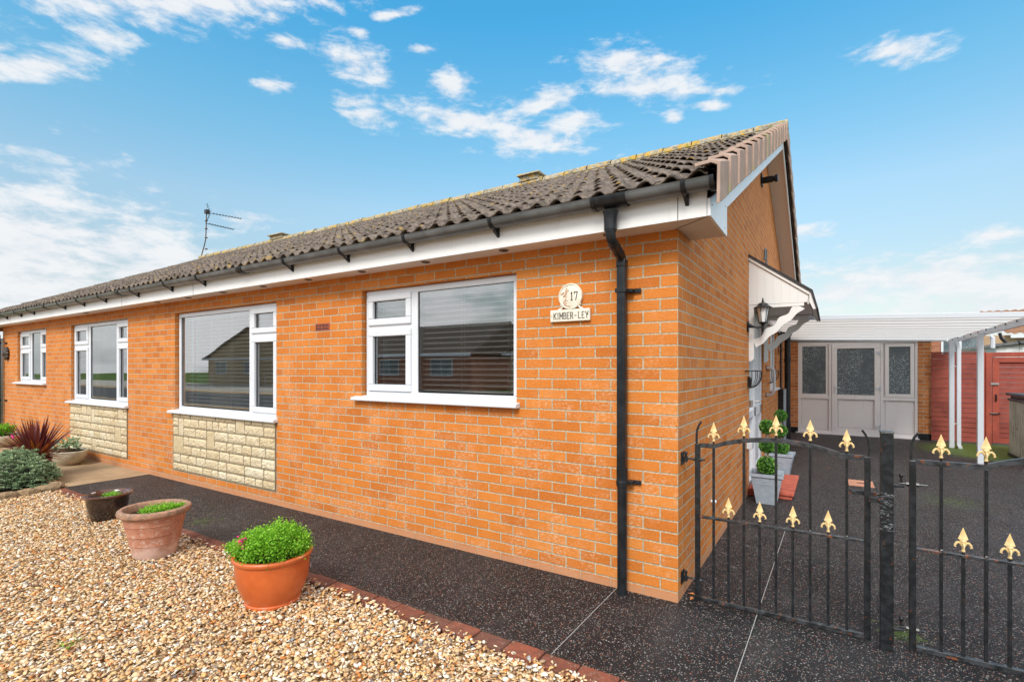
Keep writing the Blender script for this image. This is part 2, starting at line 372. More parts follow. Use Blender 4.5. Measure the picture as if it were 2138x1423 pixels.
def wloc(p):
    v = Vector((0, 0, 0))
    while p is not None:
        v += Vector(p.location) + p.matrix_parent_inverse.translation; p = p.parent
    return v
def adopt(o, parent, local=False):
    if parent is not None:
        o.parent = parent
        if not local: o.matrix_parent_inverse = Matrix.Translation(-wloc(parent))
def tag(o, label=None, cat=None, group=None, kind=None):
    if label: o['label'] = label
    if cat: o['category'] = cat
    if group: o['group'] = group
    if kind: o['kind'] = kind
    return o
def thing(name, label, cat, loc=(0, 0, 0), group=None):
    o = D.objects.new(name, None); COL.objects.link(o); o.location = loc; o.empty_display_size = .1
    return tag(o, label, cat, group)
def struct(mb, name, mat, **k):
    return tag(mb.build(name, mat, **k), kind='structure')
def kids(o): return [c for c in D.objects if c.parent is o]
def copy_tree(o, parent=None):
    c = o.copy(); COL.objects.link(c)
    if parent is not None: c.parent = parent
    for ch in kids(o): copy_tree(ch, c)
    return c
def npmesh(name, V, F, mat, rnd=None, parent=None, smooth=False, local=False):
    me = D.meshes.new(name); nv, nf = len(V), len(F); k = F.shape[1]
    me.vertices.add(nv); me.vertices.foreach_set('co', V.astype(np.float32).ravel())
    me.loops.add(nf * k); me.loops.foreach_set('vertex_index', F.astype(np.int32).ravel())
    me.polygons.add(nf); me.polygons.foreach_set('loop_start', np.arange(0, nf * k, k, dtype=np.int32))
    me.update(calc_edges=True)
    if rnd is not None:
        a = me.attributes.new('rnd', 'FLOAT', 'FACE'); a.data.foreach_set('value', rnd.astype(np.float32))
    me.materials.append(mat)
    if smooth: me.shade_smooth()
    o = D.objects.new(name, me); COL.objects.link(o); adopt(o, parent, local)
    return o
def unit(a): return a / np.maximum(np.linalg.norm(a, axis=1, keepdims=True), 1e-6)
def leaves(name, P, Dr, L, W, mat, rnd, parent=None, fold=.25, local=False):
    """diamond leaves: base P, direction Dr, length L, width W"""
    n = len(P); Dr = unit(Dr); a = unit(np.cross(Dr, RNG.normal(size=(n, 3)))); b = np.cross(a, Dr)
    L = np.broadcast_to(L, (n,))[:, None]; W = np.broadcast_to(W, (n,))[:, None]
    p0 = P; p2 = P + Dr * L; mid = P + Dr * L * .5
    p1 = mid + a * W * .5 + b * W * fold; p3 = mid - a * W * .5 + b * W * fold
    V = np.stack([p0, p1, p2, p3], 1).reshape(-1, 3); i = np.arange(n)[:, None] * 4
    F = np.concatenate([i + np.array([[0, 1, 2]]), i + np.array([[0, 2, 3]])], 0)
    return npmesh(name, V, F, mat, np.concatenate([rnd, rnd]), parent, local=local)

# ------------------------------------------------------------------ setting
g = MB(); g.quad((-200, -160, -.06), (200, -160, -.06), (200, 260, -.06), (-200, 260, -.06)); struct(g, 'ground', M_grass)
g = MB(); g.quad((-120, -13.5, -.04), (120, -13.5, -.04), (120, -7.6, -.04), (-120, -7.6, -.04)); struct(g, 'road', M_road)
g = MB(); g.quad((-120, -7.6, -.03), (120, -7.6, -.03), (120, -5.6, -.03), (-120, -5.6, -.03))
g.quad((-120, -15.3, -.03), (120, -15.3, -.03), (120, -13.5, -.03), (-120, -13.5, -.03)); struct(g, 'pavement', M_concrete)
g = MB(); g.quad((-120, -23.5, -.035), (120, -23.5, -.035), (120, -15.3, -.035), (-120, -15.3, -.035)); struct(g, 'added_forecourt', noisy('pale_paving', (.42, .38, .32), (.34, .30, .25), 1.5, .9))  # unseen pale paving added across the road to lighten the window reflections
# driveway: along the front of the house and round its side
g = MB()
g.prism([(-7.28, -.945), (6.0, -.945), (6.0, 10.6), (0, 10.6), (0, .0), (-7.28, .0)], 'z', -.05, 0.0)
g.prism([(.8, -.95), (6.0, -.95), (6.0, -5.6), (.8, -5.6)], 'z', -.05, -.001)
struct(g, 'driveway', M_tarmac)
g = MB(); g.prism([(-20, -.93), (-7.285, -.93), (-7.285, -.001), (-20, -.001)], 'z', -.05, .004); struct(g, 'path', M_concrete)
g = MB()
for x0, y0, x1, y1 in ((-.410, -.944, -.405, -.01), (.428, -.944, .446, .30), (.446, .30, .470, 2.05)):
    g.quad((x0 - .002, y0, .0035), (x0 + .002, y0, .0035), (x1 + .002, y1, .0035), (x1 - .002, y1, .0035))
struct(g, 'surface_joint', newmat('pale_joint', (.38, .36, .35), .7)[0])
# paver edging
g = MB(); x = -7.2
while x < .78:
    w = .205; g.rv = random.random() * .98 + .01
    dz = random.uniform(-.004, .004); dy = random.uniform(-.004, .004)
    g.box(x, x + w - .008, -1.062 + dy, -.952 + dy, -.06, .012 + dz); x += w
struct(g, 'path_edging', M_paver, bevel=.006)
# gravel
g = MB(); g.prism([(-20, -1.068), (.79, -1.068), (.79, -5.55), (-20, -5.55)], 'z', -.06, -.022); struct(g, 'gravel_bed', M_gravelbase)
def gravel():
    # icosahedron template
    t = (1 + 5 ** .5) / 2
    T = np.array([(-1, t, 0), (1, t, 0), (-1, -t, 0), (1, -t, 0), (0, -1, t), (0, 1, t), (0, -1, -t), (0, 1, -t), (t, 0, -1), (t, 0, 1), (-t, 0, -1), (-t, 0, 1)]); T /= np.linalg.norm(T[0])
    FI = np.array([(0, 11, 5), (0, 5, 1), (0, 1, 7), (0, 7, 10), (0, 10, 11), (1, 5, 9), (5, 11, 4), (11, 10, 2), (10, 7, 6), (7, 1, 8), (3, 9, 4), (3, 4, 2), (3, 2, 6), (3, 6, 8), (3, 8, 9), (4, 9, 5), (2, 4, 11), (6, 2, 10), (8, 6, 7), (9, 8, 1)])
    n0 = 104000
    x = RNG.uniform(-8.3, .76, n0 * 2); y = RNG.uniform(-3.3, -1.066, n0 * 2) ; y = np.where((y > -1.10) & (RNG.random(n0 * 2) < .35), y + RNG.uniform(0, .05, n0 * 2), y)
    # denser where the photo looks: left of the line from the lens to the frame's bottom corner
    dist = np.hypot(x - .81, y + 3.26)
    inside = (y > -2.9) | (RNG.random(n0 * 2) < .35)
    keep = inside & ~((x < -7.15) & (y > -1.75)) & (RNG.random(n0 * 2) < np.where(dist < 4.5, 1.0, .75))
    x = x[keep][:n0]; y = y[keep][:n0]; n = len(x)
    A = RNG.uniform(.007, .0175, n) * RNG.choice([.75, 1.0, 1.2], n); B = A * RNG.uniform(.42, .8, n); Cc = A * RNG.uniform(.14, .36, n)
    z = RNG.uniform(-.022, .006, n) + .008; z = np.where(y > -1.07, .017, z)
    yaw = RNG.uniform(0, 6.283, n); tx = RNG.normal(0, .36, n); ty = RNG.normal(0, .36, n)
    V = T[None] * (1 + RNG.uniform(-.28, .28, (n, 12, 1)))
    V = V * np.stack([A, B, Cc], 1)[:, None, :]
    cx, sx = np.cos(tx)[:, None], np.sin(tx)[:, None]; cy, sy = np.cos(ty)[:, None], np.sin(ty)[:, None]; cz, sz = np.cos(yaw)[:, None], np.sin(yaw)[:, None]
    X, Y, Z = V[..., 0], V[..., 1], V[..., 2]
    Y, Z = Y * cx - Z * sx, Y * sx + Z * cx
    X, Z = X * cy + Z * sy, -X * sy + Z * cy
    X, Y = X * cz - Y * sz, X * sz + Y * cz
    V = np.stack([X + x[:, None], Y + y[:, None], Z + z[:, None]], 2).reshape(-1, 3)
    F = (np.arange(n)[:, None, None] * 12 + FI[None]).reshape(-1, 3)
    rnd = np.repeat(RNG.random(n) * .99 + .005, 20)
    return tag(npmesh('gravel', V, F, M_gravel, rnd), 'golden brown shale chippings covering the front garden', 'gravel', kind='stuff')
gravel()
g = MB(); g.prism([(-7.17, -1.07), (-7.17, -1.9), (-9.5, -2.1), (-12, -1.9), (-12, -.935), (-7.4, -.935)], 'z', -.05, .012); struct(g, 'planting_bed', M_soil)

# ------------------------------------------------------------------ bungalow
S = .4514; HY = 5.13; XL = -16.3; WL = -14.05
H = thing('bungalow', 'long orange brick bungalow with brown tiled roof and white windows', 'house', (-7, 5.13, 0))
OPEN = [(-2.93, -1.206, 1.222, 2.219), (-6.555, -4.284, .935, 2.219), (-10.22, -7.98, .935, 2.232), (-13.09, -11.441, 1.215, 2.232)]
def wallgrid(mb, us, zs, opens, mk, depth):
    cu = sorted(set(us + [o[0] for o in opens] + [o[1] for o in opens])); cz = sorted(set(zs + [o[2] for o in opens] + [o[3] for o in opens]))
    for i in range(len(cu) - 1):
        for j in range(len(cz) - 1):
            a, b, c, d = cu[i], cu[i + 1], cz[j], cz[j + 1]; mu, mz = (a + b) / 2, (c + d) / 2
            if any(o[0] < mu < o[1] and o[2] < mz < o[3] for o in opens): continue
            mb.quad(mk(a, 0, c), mk(b, 0, c), mk(b, 0, d), mk(a, 0, d)); mb.quad(mk(a, depth, c), mk(a, depth, d), mk(b, depth, d), mk(b, depth, c))
    for (a, b, c, d) in opens:
        for p, q in (((a, c), (a, d)), ((a, d), (b, d)), ((b, d), (b, c)), ((b, c), (a, c))):
            mb.quad(mk(p[0], 0, p[1]), mk(q[0], 0, q[1]), mk(q[0], depth, q[1]), mk(p[0], depth, p[1]))
w = MB()
wallgrid(w, [WL, 0], [-.1, 2.39], OPEN, lambda u, d, z: (u, d, z), .27)
GO = [(3.33, 4.93, .0, 2.235), (5.85, 7.0, 1.14, 2.2)]
wallgrid(w, [0, 10.26], [-.1, 2.39], GO, lambda u, d, z: (-d, u, z), .27)
w.quad((0, 0, 2.39), (0, 10.26, 2.39), (0, HY, 2.39 + S * HY + .06))
w.quad((WL, 0, -.1), (WL, 0, 2.39), (WL, 1.2, 2.39), (WL, 1.2, -.1))
w.quad((XL, 1.2, -.1), (XL, 1.2, 2.39), (WL, 1.2, 2.39), (WL, 1.2, -.1))
w.quad((XL, 1.2, -.1), (XL, 1.2, 2.39), (XL, 10.26, 2.39), (XL, 10.26, -.1))
w.quad((XL, 10.26, -.1), (XL, 10.26, 2.39), (0, 10.26, 2.39), (0, 10.26, -.1))
w.quad((XL, 0, 2.39), (XL, 10.26, 2.39), (XL, HY, 2.39 + S * HY + .06))
w.build('wall', MB_brick, H)
# rooms behind the windows
w = MB()
for a, b in ((-3.6, -.3), (-7.3, -3.65), (-10.9, -7.35), (-13.9, -10.95)):
    w.quad((a, 3.6, 0), (b, 3.6, 0), (b, 3.6, 2.4), (a, 3.6, 2.4)); w.quad((a, .28, 0), (a, 3.6, 0), (a, 3.6, 2.4), (a, .28, 2.4))
    w.quad((b, .28, 0), (b, 3.6, 0), (b, 3.6, 2.4), (b, .28, 2.4)); w.quad((a, .28, 2.395), (b, .28, 2.395), (b, 3.6, 2.395), (a, 3.6, 2.395)); w.quad((a, .28, .0), (b, .28, .0), (b, 3.6, .0), (a, 3.6, .0))
w.quad((-.28, 3.0, 0), (-1.4, 3.0, 0), (-1.4, 3.0, 2.3), (-.28, 3.0, 2.3))
w.box(-1.5, -.5, 3.7, 8.2, 0, .02); w.quad((-1.5, 3.0, 0), (-1.5, 8, 0), (-1.5, 8, 2.4), (-1.5, 3, 2.4))
w.build('interior', M_room, H)
# stone panels
def stones(x0, x1, z0, z1, seed):
    rs = random.Random(seed); m = MB(); mo = MB()
    mo.box(x0, x1, -.012, .01, z0, z1)
    rows = []; z = z1; first = True
    while z > z0 + .02:
        h = .065 if first else .118; h = min(h, z - z0); rows.append((z - h, z)); z -= h; first = False
    taken = []
    for ri, (a, b) in enumerate(rows):
        x = x0 + .004
        while x < x1 - .03:
            hit = [t for t in taken if t[2] == ri and t[0] <= x + .001 < t[1]]
            if hit: x = hit[0][1]; continue
            ww = rs.choice([.14, .19, .22, .27, .30, .38]); nxt = [t[0] for t in taken if t[2] == ri and t[0] > x]
            lim = min(nxt + [x1 - .004]); 
            if x + ww > lim - .08: ww = lim - x
            zz = a
            if ri < len(rows) - 1 and .13 < ww < .29 and rs.random() < .13: taken.append((x, x + ww, ri + 1)); zz = rows[ri + 1][0]
            m.rv = rs.random() * .98 + .01
            X0, X1, Z0, Z1 = x + .0055, x + ww - .0055, zz + .0045, b - .0045
            nu, nv = max(3, int((X1 - X0) / .018)), max(3, int((Z1 - Z0) / .018)); smooth_face = (zz != a)
            vs = []; fs = []
            for j in range(nv + 1):
                for i in range(nu + 1):
                    e = min(i, nu - i, j, nv - j); y = -.011 if e == 0 else -(.016 if smooth_face else .020) - min(e, 2) * .002 - (rs.uniform(-.001, .001) if smooth_face else rs.uniform(-.005, .005))
                    vs.append((X0 + (X1 - X0) * i / nu, y, Z0 + (Z1 - Z0) * j / nv))
            for j in range(nv):
                for i in range(nu): fs.append((j * (nu + 1) + i, j * (nu + 1) + i + 1, (j + 1) * (nu + 1) + i + 1, (j + 1) * (nu + 1) + i))
            m.add(vs, fs); x += ww
    o = m.build('stone_panel', M_stone, H); mo.build('mortar', M_mortar, o)
stones(-6.575, -4.284, .15, .905, 3); stones(-10.21, -7.98, .155, .905, 5)
# windows
def frame_rect(mb, mk, u0, u1, z0, z1, w, d0, d1):
    def bx(a, b, c, d):
        p = [mk(a, d0, c), mk(b, d0, c), mk(b, d1, c), mk(a, d1, c), mk(a, d0, d), mk(b, d0, d), mk(b, d1, d), mk(a, d1, d)]
        mb.add(p, [(0, 3, 2, 1), (4, 5, 6, 7), (0, 1, 5, 4), (1, 2, 6, 5), (2, 3, 7, 6), (3, 0, 4, 7)])
    bx(u0, u1, z0, z0 + w); bx(u0, u1, z1 - w, z1); bx(u0, u0 + w, z0 + w, z1 - w); bx(u1 - w, u1, z0 + w, z1 - w)
    return bx
def window(u0, u1, z0, z1, lights, mulls, trans, mk, sill=(.07, .06), blind=None, curtain=None, lead=False, plane='y', mat=None):
    """lights: (u0,u1,z0,z1,kind) kind 's' sash or 'f' fixed; mulls/trans: boxes"""
    mat = mat or M_white; rec = .045
    f = MB(); bx = frame_rect(f, mk, u0 + .004, u1 - .004, z0, z1 - .004, .052, rec, rec + .07)
    for a, b, c, d in mulls + trans:
        p = [mk(a, rec + .002, c), mk(b, rec + .002, c), mk(b, rec + .068, c), mk(a, rec + .068, c), mk(a, rec + .002, d), mk(b, rec + .002, d), mk(b, rec + .068, d), mk(a, rec + .068, d)]
        f.add(p, [(0, 3, 2, 1), (4, 5, 6, 7), (0, 1, 5, 4), (1, 2, 6, 5), (2, 3, 7, 6), (3, 0, 4, 7)])
    W = f.build('window', mat, H, bevel=.005)
    for a, b, c, d, k in lights:
        if k == 's':
            s = MB(); frame_rect(s, mk, a - .012, b + .012, c - .012, d + .012, .062, rec - .016, rec + .05); s.build('sash', mat, W, bevel=.008)
            a, b, c, d = a + .05, b - .05, c + .05, d - .05
        gk = MB(); frame_rect(gk, mk, a - .001, b + .001, c - .001, d + .001, .006, rec + .012, rec + .022); gk.build('gasket', M_rubber, W)
        p = MB(); y0, y1 = rec + .018, rec + .022
        q = [mk(a, y0, c), mk(b, y0, c), mk(b, y0, d), mk(a, y0, d)]
        p.quad(*q); p.build('pane', M_glass, W)
        if lead:
            l = MB(); zz = c + (d - c) * (.80 if d - c > .6 else .5)
            for dz in (0,):
                pts = [mk(a + (b - a) * i / 10, rec + .03, zz + dz + .015 * math.sin(math.pi * i / 10)) for i in range(11)]
                l.tube(pts, .004, 5)
            l.build('glazing_bead', M_lead, W); l = MB()
            if d - c > .8 and b - a < .6: l.tube([mk(a + (b - a) * i / 10, rec + .03, c + .12 + .012 * math.sin(math.pi * i / 10)) for i in range(11)], .004, 5)
            if l.v: l.build('glazing_bead', M_lead, W)
    if sill:
        s = MB(); a, b = u0 - .095, u1 + .03
        prof = [(.06, z0 + .012), (.06, z0 - .03), (-.055, z0 - .036), (-.062, z0 - .030), (-.062, z0 - .012), (-.05, z0 - .004), (.03, z0 + .012)]
        n = len(prof); vs = [mk(a, p[0], p[1]) for p in prof] + [mk(b, p[0], p[1]) for p in prof]
        s.add(vs, [tuple(range(n)), tuple(range(2 * n - 1, n - 1, -1))] + [(i, i + n, (i + 1) % n + n, (i + 1) % n) for i in range(n)])
        s.build('sill', mat, W, bevel=.002)
    if blind:
        for (a, b, c, d) in blind:
            s = MB(); z = d - .05
            while z > c:
                for k in range(3):
                    t0, t1 = k / 3, (k + 1) / 3; Yv = lambda t: .124 + .046 * t; Zv = lambda t: z + .015 * (t - .5) + .004 * (1 - (2 * t - 1) ** 2)
                    s.quad(mk(a, Yv(t0), Zv(t0)), mk(b, Yv(t0), Zv(t0)), mk(b, Yv(t1), Zv(t1)), mk(a, Yv(t1), Zv(t1)))
                s.quad(mk(a, .1235, z - .0125), mk(b, .1235, z - .0125), mk(b, .1235, z - .001), mk(a, .1235, z - .001))
                z -= .046
            p = [(a, .118, d - .045), (b, .118, d - .045), (b, .175, d - .045), (a, .175, d - .045), (a, .118, d), (b, .118, d), (b, .175, d), (a, .175, d)]
            s.add([mk(*q) for q in p], [(0, 3, 2, 1), (4, 5, 6, 7), (0, 1, 5, 4), (1, 2, 6, 5), (2, 3, 7, 6), (3, 0, 4, 7)])
            nc = max(2, int((b - a) / .45) + 1)
            for i in range(nc):
                u = a + .1 + (b - a - .2) * i / (nc - 1)
                s.tube([mk(u, .120, c), mk(u, .120, d)], .0030, 4); s.tube([mk(u + .03, .120, c + .2), mk(u + .03, .120, d)], .0026, 4)
            s.build('blind', M_slat, W)
    if curtain:
        for (a, b, c, d) in curtain:
            s = MB(); n = 60; vs = []; zs = [c, c + (d - c) * .25, c + (d - c) * .6, d]; pin = [1.0, .8, .72, 1.0]
            for zz, pn in zip(zs, pin):
                for i in range(n + 1): vs.append(mk(a + (b - a) * pn * i / n, .24 + .025 * math.sin(i * .95) , zz))
            fs = [(j * (n + 1) + i, j * (n + 1) + i + 1, (j + 1) * (n + 1) + i + 1, (j + 1) * (n + 1) + i) for j in range(3) for i in range(n)]
            s.add(vs, fs); s.build('curtain', M_curtain, W, smooth=True)
    return W
FR = lambda u, d, z: (u, d, z)
GB = lambda u, d, z: (-d, u, z)
# nearest window: top vent and side sash at the left, large fixed pane
u0, u1, z0, z1 = OPEN[0]
W1 = window(u0 + .012, u1, z0, z1, [(-2.865, -2.345, 1.90, 2.162, 's'), (-2.865, -2.345, 1.29, 1.835, 's'), (-2.262, -1.262, 1.285, 2.165, 'f')],
       [(-2.345, -2.262, z0 + .05, z1 - .05)], [(-2.865, -2.345, 1.835, 1.90)], FR, blind=[(-2.86, -1.26, 1.27, 2.18)])
W1['label'] = 'nearest window with white slatted blind and wide right pane'
u0, u1, z0, z1 = OPEN[1]
W2 = window(u0 + .012, u1, z0, z1, [(-4.81, -4.345, 1.90, 2.162, 's'), (-4.81, -4.345, 1.0, 1.835, 's'), (-6.475, -4.885, .998, 2.165, 'f')],
       [(-4.885, -4.81, z0 + .05, z1 - .05)], [(-4.81, -4.345, 1.835, 1.90)], FR, blind=[(-6.45, -4.35, .98, 2.18)], curtain=[(-6.1, -5.35, .95, 2.2)])
W2['label'] = 'wide window with open blind and cream curtain above stone panel'
h = MB(); h.tube([(-4.80, .02, 1.33), (-4.80, -.02, 1.33)], .012, 8); h.tube([(-4.80, .10, 1.30), (-4.80, .12, 1.42), (-4.79, .12, 1.46)], .010, 6); h.v = [(x + .09, y, z) for x, y, z in h.v]
h = MB(); h.tube([(-4.70, .105, 1.42), (-4.70, .13, 1.42), (-4.70, .13, 1.36), (-4.705, .125, 1.29)], .010, 8); h.build('handle', M_white, W2, smooth=True)
u0, u1, z0, z1 = OPEN[2]
W3 = window(u0 + .012, u1, z0, z1, [(-10.15, -9.60, 1.90, 2.17, 's'), (-10.15, -9.60, 1.0, 1.835, 's'), (-8.43, -8.045, 1.90, 2.17, 's'), (-8.43, -8.045, 1.0, 1.835, 's'), (-9.52, -8.51, 1.0, 2.175, 'f')],
       [(-9.60, -9.52, z0 + .05, z1 - .05), (-8.51, -8.43, z0 + .05, z1 - .05)], [(-10.15, -9.60, 1.835, 1.90), (-8.43, -8.045, 1.835, 1.90)], FR, lead=True, curtain=[(-10.1, -9.4, .95, 2.2), (-8.5, -8.1, .95, 2.2)])
W3['label'] = 'tall three part window with leaded bands'
u0, u1, z0, z1 = OPEN[3]
W4 = window(u0 + .012, u1, z0, z1, [(-13.02, -12.48, 1.90, 2.17, 's'), (-13.02, -12.48, 1.28, 1.835, 's'), (-11.84, -11.50, 1.90, 2.17, 's'), (-11.84, -11.50, 1.28, 1.835, 's'), (-12.40, -11.92, 1.28, 2.175, 'f')],
       [(-12.48, -12.40, z0 + .05, z1 - .05), (-11.92, -11.84, z0 + .05, z1 - .05)], [(-13.02, -12.48, 1.835, 1.90), (-11.84, -11.50, 1.835, 1.90)], FR, lead=True, curtain=[(-13.0, -12.3, 1.2, 2.2)])
W4['label'] = 'small three part window at the far left end'
WS = window(5.86, 7.0, 1.15, 2.195, [(5.93, 6.39, 1.21, 2.13, 's'), (6.47, 6.93, 1.21, 2.13, 's')], [(6.39, 6.47, 1.2, 2.14)], [], GB)
WS['label'] = 'side window seen edge on beyond the door'
# air brick
a = MB(); a.box(-3.612, -3.39, -.004, .02, 1.866, 1.942); AB = a.build('air_brick', M_airbrick, H, bevel=.002)
a = MB()
for i in range(9):
    for j in range(2): a.box(-3.60 + i * .0225, -3.588 + i * .0225, -.0055, 0, 1.876 + j * .031, 1.900 + j * .031)
a.build('slot', M_dark, AB)
# fascia, soffit, vents
f = MB(); f.box(XL + .02, .215, -.215, -.195, 2.365, 2.535)
FA = f.build('fascia', M_fascia, H)
f = MB()
for x in (.05, -5.62, -7.60, -12.6): MB().box(x, x + .004, -.2165, -.2, 2.366, 2.5).build('joint', M_dark, FA)
f = MB(); f.box(XL + .02, .0, -.1955, .03, 2.372, 2.382); f.box(.0, .216, -.195, .335, 2.372, 2.382); f.box(.005, .216, .335, .345, 2.372, 2.60)
SO = f.build('soffit', M_soffit, H)
f = MB(); f.prism([(-.02, -.005), (.235, -.20), (.235, -.193), (-.02, .002)], 'z', 2.3705, 2.3725); f.build('joint', M_dark, SO)
for x in (-.42, -1.247, -2.022, -2.795, -3.569, -4.34, -5.14, -5.95, -6.77, -9.2):
    v = MB(); v.lathe([(.0, 2.3685), (.022, 2.3685), (.030, 2.3645), (.037, 2.366), (.038, 2.373)], x, -.115, 18)
    o = v.build('vent', M_ventc, SO, smooth=True)
    v = MB()
    for k in range(-2, 3): v.box(x - .018, x + .018, -.115 + k * .008 - .002, -.115 + k * .008 + .002, 2.3665, 2.368)
    v.build('grille', M_dark, SO)
# barge boards with box end
up = lambda y: 2.563 + S * y
lo = lambda y: 2.406 + S * y
g1 = [(-.215, 2.365), (.337, 2.365), (.337, lo(.36)), (.36, lo(.36)), (HY, lo(HY)), (HY, up(HY)), (-.215, up(-.215))]
g2 = [(2 * HY - y, z) for y, z in g1]
f = MB(); f.prism(g1, 'x', .218, .236); BG = f.build('bargeboard', M_barge, H, bevel=.0015)
f = MB(); f.prism(g2, 'x', .218, .236); f.build('bargeboard', M_barge, H, bevel=.0015)
f = MB(); f.prism(g1[:4] + [g1[4], g1[5], g1[6]], 'x', XL, XL + .018); f.build('bargeboard', M_barge, H)
n_ = MB()
for i in range(14):
    for dz in (.10,) : n_.ell((.2365, .35 + i * .36, lo(.35 + i * .36) + dz), (.002, .004, .004), 6, 4)
for y, z in ((-.16, 2.44), (.25, 2.40), (.0, 2.50), (.27, 2.55)): n_.ell((.2365, y, z), (.002, .004, .004), 6, 4)
n_.build('nail', M_rubber, BG)
f = MB()
so = lambda y: 2.425 + S * y
for sgn in (0, 1):
    q = [(.34, so(.34)), (HY, so(HY)), (HY, so(HY) + .012), (.34, so(.34) + .012)]
    if sgn: q = [(2 * HY - y, z) for y, z in q]
    f.prism(q, 'x', .001, .219)
f.build('soffit', M_soffit, H)
# roof: interlocking bold roll tiles
def roof_slope(front):
    per, wtile, cour, n = .15, .30, .3625, 15
    segs = 16; nt_ = int((.24 - XL) / wtile) + 1
    V = []; F = []; Rn = []; cnt = 0
    tx = np.linspace(0, 1, segs + 1)
    for c in range(n):
        y0 = -.292 + c * cour
        for t in range(nt_):
            x1 = .235 - t * wtile; x0 = max(x1 - wtile, XL); 
            if x1 - x0 < .05: continue
            xs = x1 + (x0 - x1) * tx
            ph = ((x1 - xs) / per) * 2 * np.pi
            s = np.cos(ph + 3.77)
            prof = np.where(s > -.15, .024 * (np.clip(s + .15, 0, 2) / 1.15) ** .8, 0) - .008 * np.clip(-s, 0, 1) ** .5
            jz = RNG.normal(0, .0022); jy = RNG.normal(0, .005); tilt = RNG.normal(0, .004)
            y1 = min(y0 + cour + .07, HY); ya = y0 + jy
            base = lambda y: 2.690 + S * y
            tl = (xs - x0) / wtile * tilt
            rows = []
            top0 = base(ya) + prof * 1.08 + .034 + jz + tl; topm = base(ya + .02) + prof * 1.06 + .038 + jz + tl; top1 = base(y1) + prof * .9 - .006 + jz
            for yy, zz in ((ya + .05, top0 - .004), (ya + .002, top0 - .015), (ya, top0 - .004), (ya + .008, top0), (ya + .03, topm), (y1, top1)):
                rows.append(np.stack([xs, np.full_like(xs, yy), zz], 1))
            k = segs + 1; V.append(np.concatenate(rows)); nr = 6
            ii = np.arange(segs)
            for r_ in range(nr - 1):
                a = cnt + r_ * k + ii
                F.append(np.stack([a, a + 1, a + k + 1, a + k], 1)); Rn.append(np.full(segs, .02 + .96 * RNG.random() if r_ == 0 else 0))
            rv = .02 + .96 * RNG.random()
            for q in range(nr - 1): Rn[-1 - q] = np.full(segs, rv)
            cnt += nr * k
    V = np.concatenate(V); F = np.concatenate(F); Rn = np.concatenate(Rn)
    if not front: V[:, 1] = 2 * HY - V[:, 1]
    return V, F, Rn
V1, F1, R1 = roof_slope(True); V2, F2, R2 = roof_slope(False)
ub = np.array([(XL, -.3, 2.52), (.2, -.3, 2.52), (.2, HY, 2.655 + S * HY), (XL, HY, 2.655 + S * HY), (XL, 2 * HY + .3, 2.52), (.2, 2 * HY + .3, 2.52)])
n1 = len(V1) + len(V2)
RF = npmesh('roof', np.concatenate([V1, V2, ub]), np.concatenate([F1, F2 + len(V1), np.array([[0, 1, 2, 3], [3, 2, 5, 4]]) + n1]), M_tile, np.concatenate([R1, R2, [.5, .5]]), H)
f = MB()
for sgn in (0, 1):
    for c in range(15):
        y0 = -.345 + c * .367; y1 = y0 + .40 if c < 14 else HY
        b = lambda y: 2.743 + S * y; lift = .022; out = .302 + random.uniform(-.003, .003)
        f.rv = random.random() * .96 + .02
        # outer face, nose end lifted and flared
        P = lambda x, y, z: (x, (2 * HY - y) if sgn else y, z)
        zb0, zb1 = up(y0) - .020, up(y1) - .03
        n0 = [P(.175, y0, b(y0) + lift + .020), P(.262, y0, b(y0) + lift + .028), P(out + .008, y0, b(y0) + lift + .006), P(out + .004, y0, zb0), P(out - .014, y0, zb0), P(out - .010, y0, b(y0) + lift - .010), P(.262, y0, b(y0) + lift + .008), P(.175, y0, b(y0) + lift)]
        n1_ = [P(.175, y1, b(y1) + .006), P(.262, y1, b(y1) + .012), P(out - .008, y1, b(y1) - .006), P(out - .010, y1, zb1), P(out - .024, y1, zb1), P(out - .022, y1, b(y1) - .02), P(.262, y1, b(y1) - .006), P(.175, y1, b(y1) - .012)]
        # bowed sides: middle ring
        ym = (y0 + y1) / 2
        mm = [((p[0] + q[0]) / 2 + (.004 if 1 < i < 5 else 0), (p[1] + q[1]) / 2, (p[2] + q[2]) / 2) for i, (p, q) in enumerate(zip(n0, n1_))]
        k = 8; vs = n0 + mm + n1_
        f.add(vs, [tuple(range(k)), tuple(range(3 * k - 1, 2 * k - 1, -1))] + [(r * k + i, r * k + k + i, r * k + k + (i + 1) % k, r * k + (i + 1) % k) for r in (0, 1) for i in range(k)])
f.build('verge_tiles', M_verge, RF, bevel=.004)
f = MB(); x = .30
zr = 2.743 + S * HY + .03
while x > XL + .05:
    f.rv = random.random() * .9 + .05; L_ = .45; dz = random.uniform(-.006, .006)
    vs = []; nn = 12
    for xx, rr in ((x, .122), (x - L_ + .012, .118)):
        for k in range(nn + 1):
            th = math.pi * k / nn; vs.append((xx, HY + rr * math.cos(th) * 1.0, zr - .075 + dz + rr * math.sin(th) * .95))
    f.add(vs, [(k, k + 1, nn + 2 + k, nn + 1 + k) for k in range(nn)])
    if x > .29: f.add([v for v in vs[:nn + 1]], [tuple(range(nn + 1))])
    x -= L_
f.box(XL, .2, HY - .11, HY + .11, zr - .13, zr - .055)
f.build('ridge', M_ridge, RF, smooth=True)
for x0, x1 in ((-4.28, -3.80), (-12.45, -11.85)):
    f = MB(); zt = zr + .05
    f.box(x0 + .04, x1 - .04, HY - .13, HY + .13, zr - .02, zt + .03)
    f.prism([(HY - .19, zt + .03), (HY + .19, zt + .03), (HY + .15, zt + .075), (HY - .15, zt + .075)], 'x', x0, x1)
    f.build('ridge_vent', M_ridge, RF, bevel=.012)
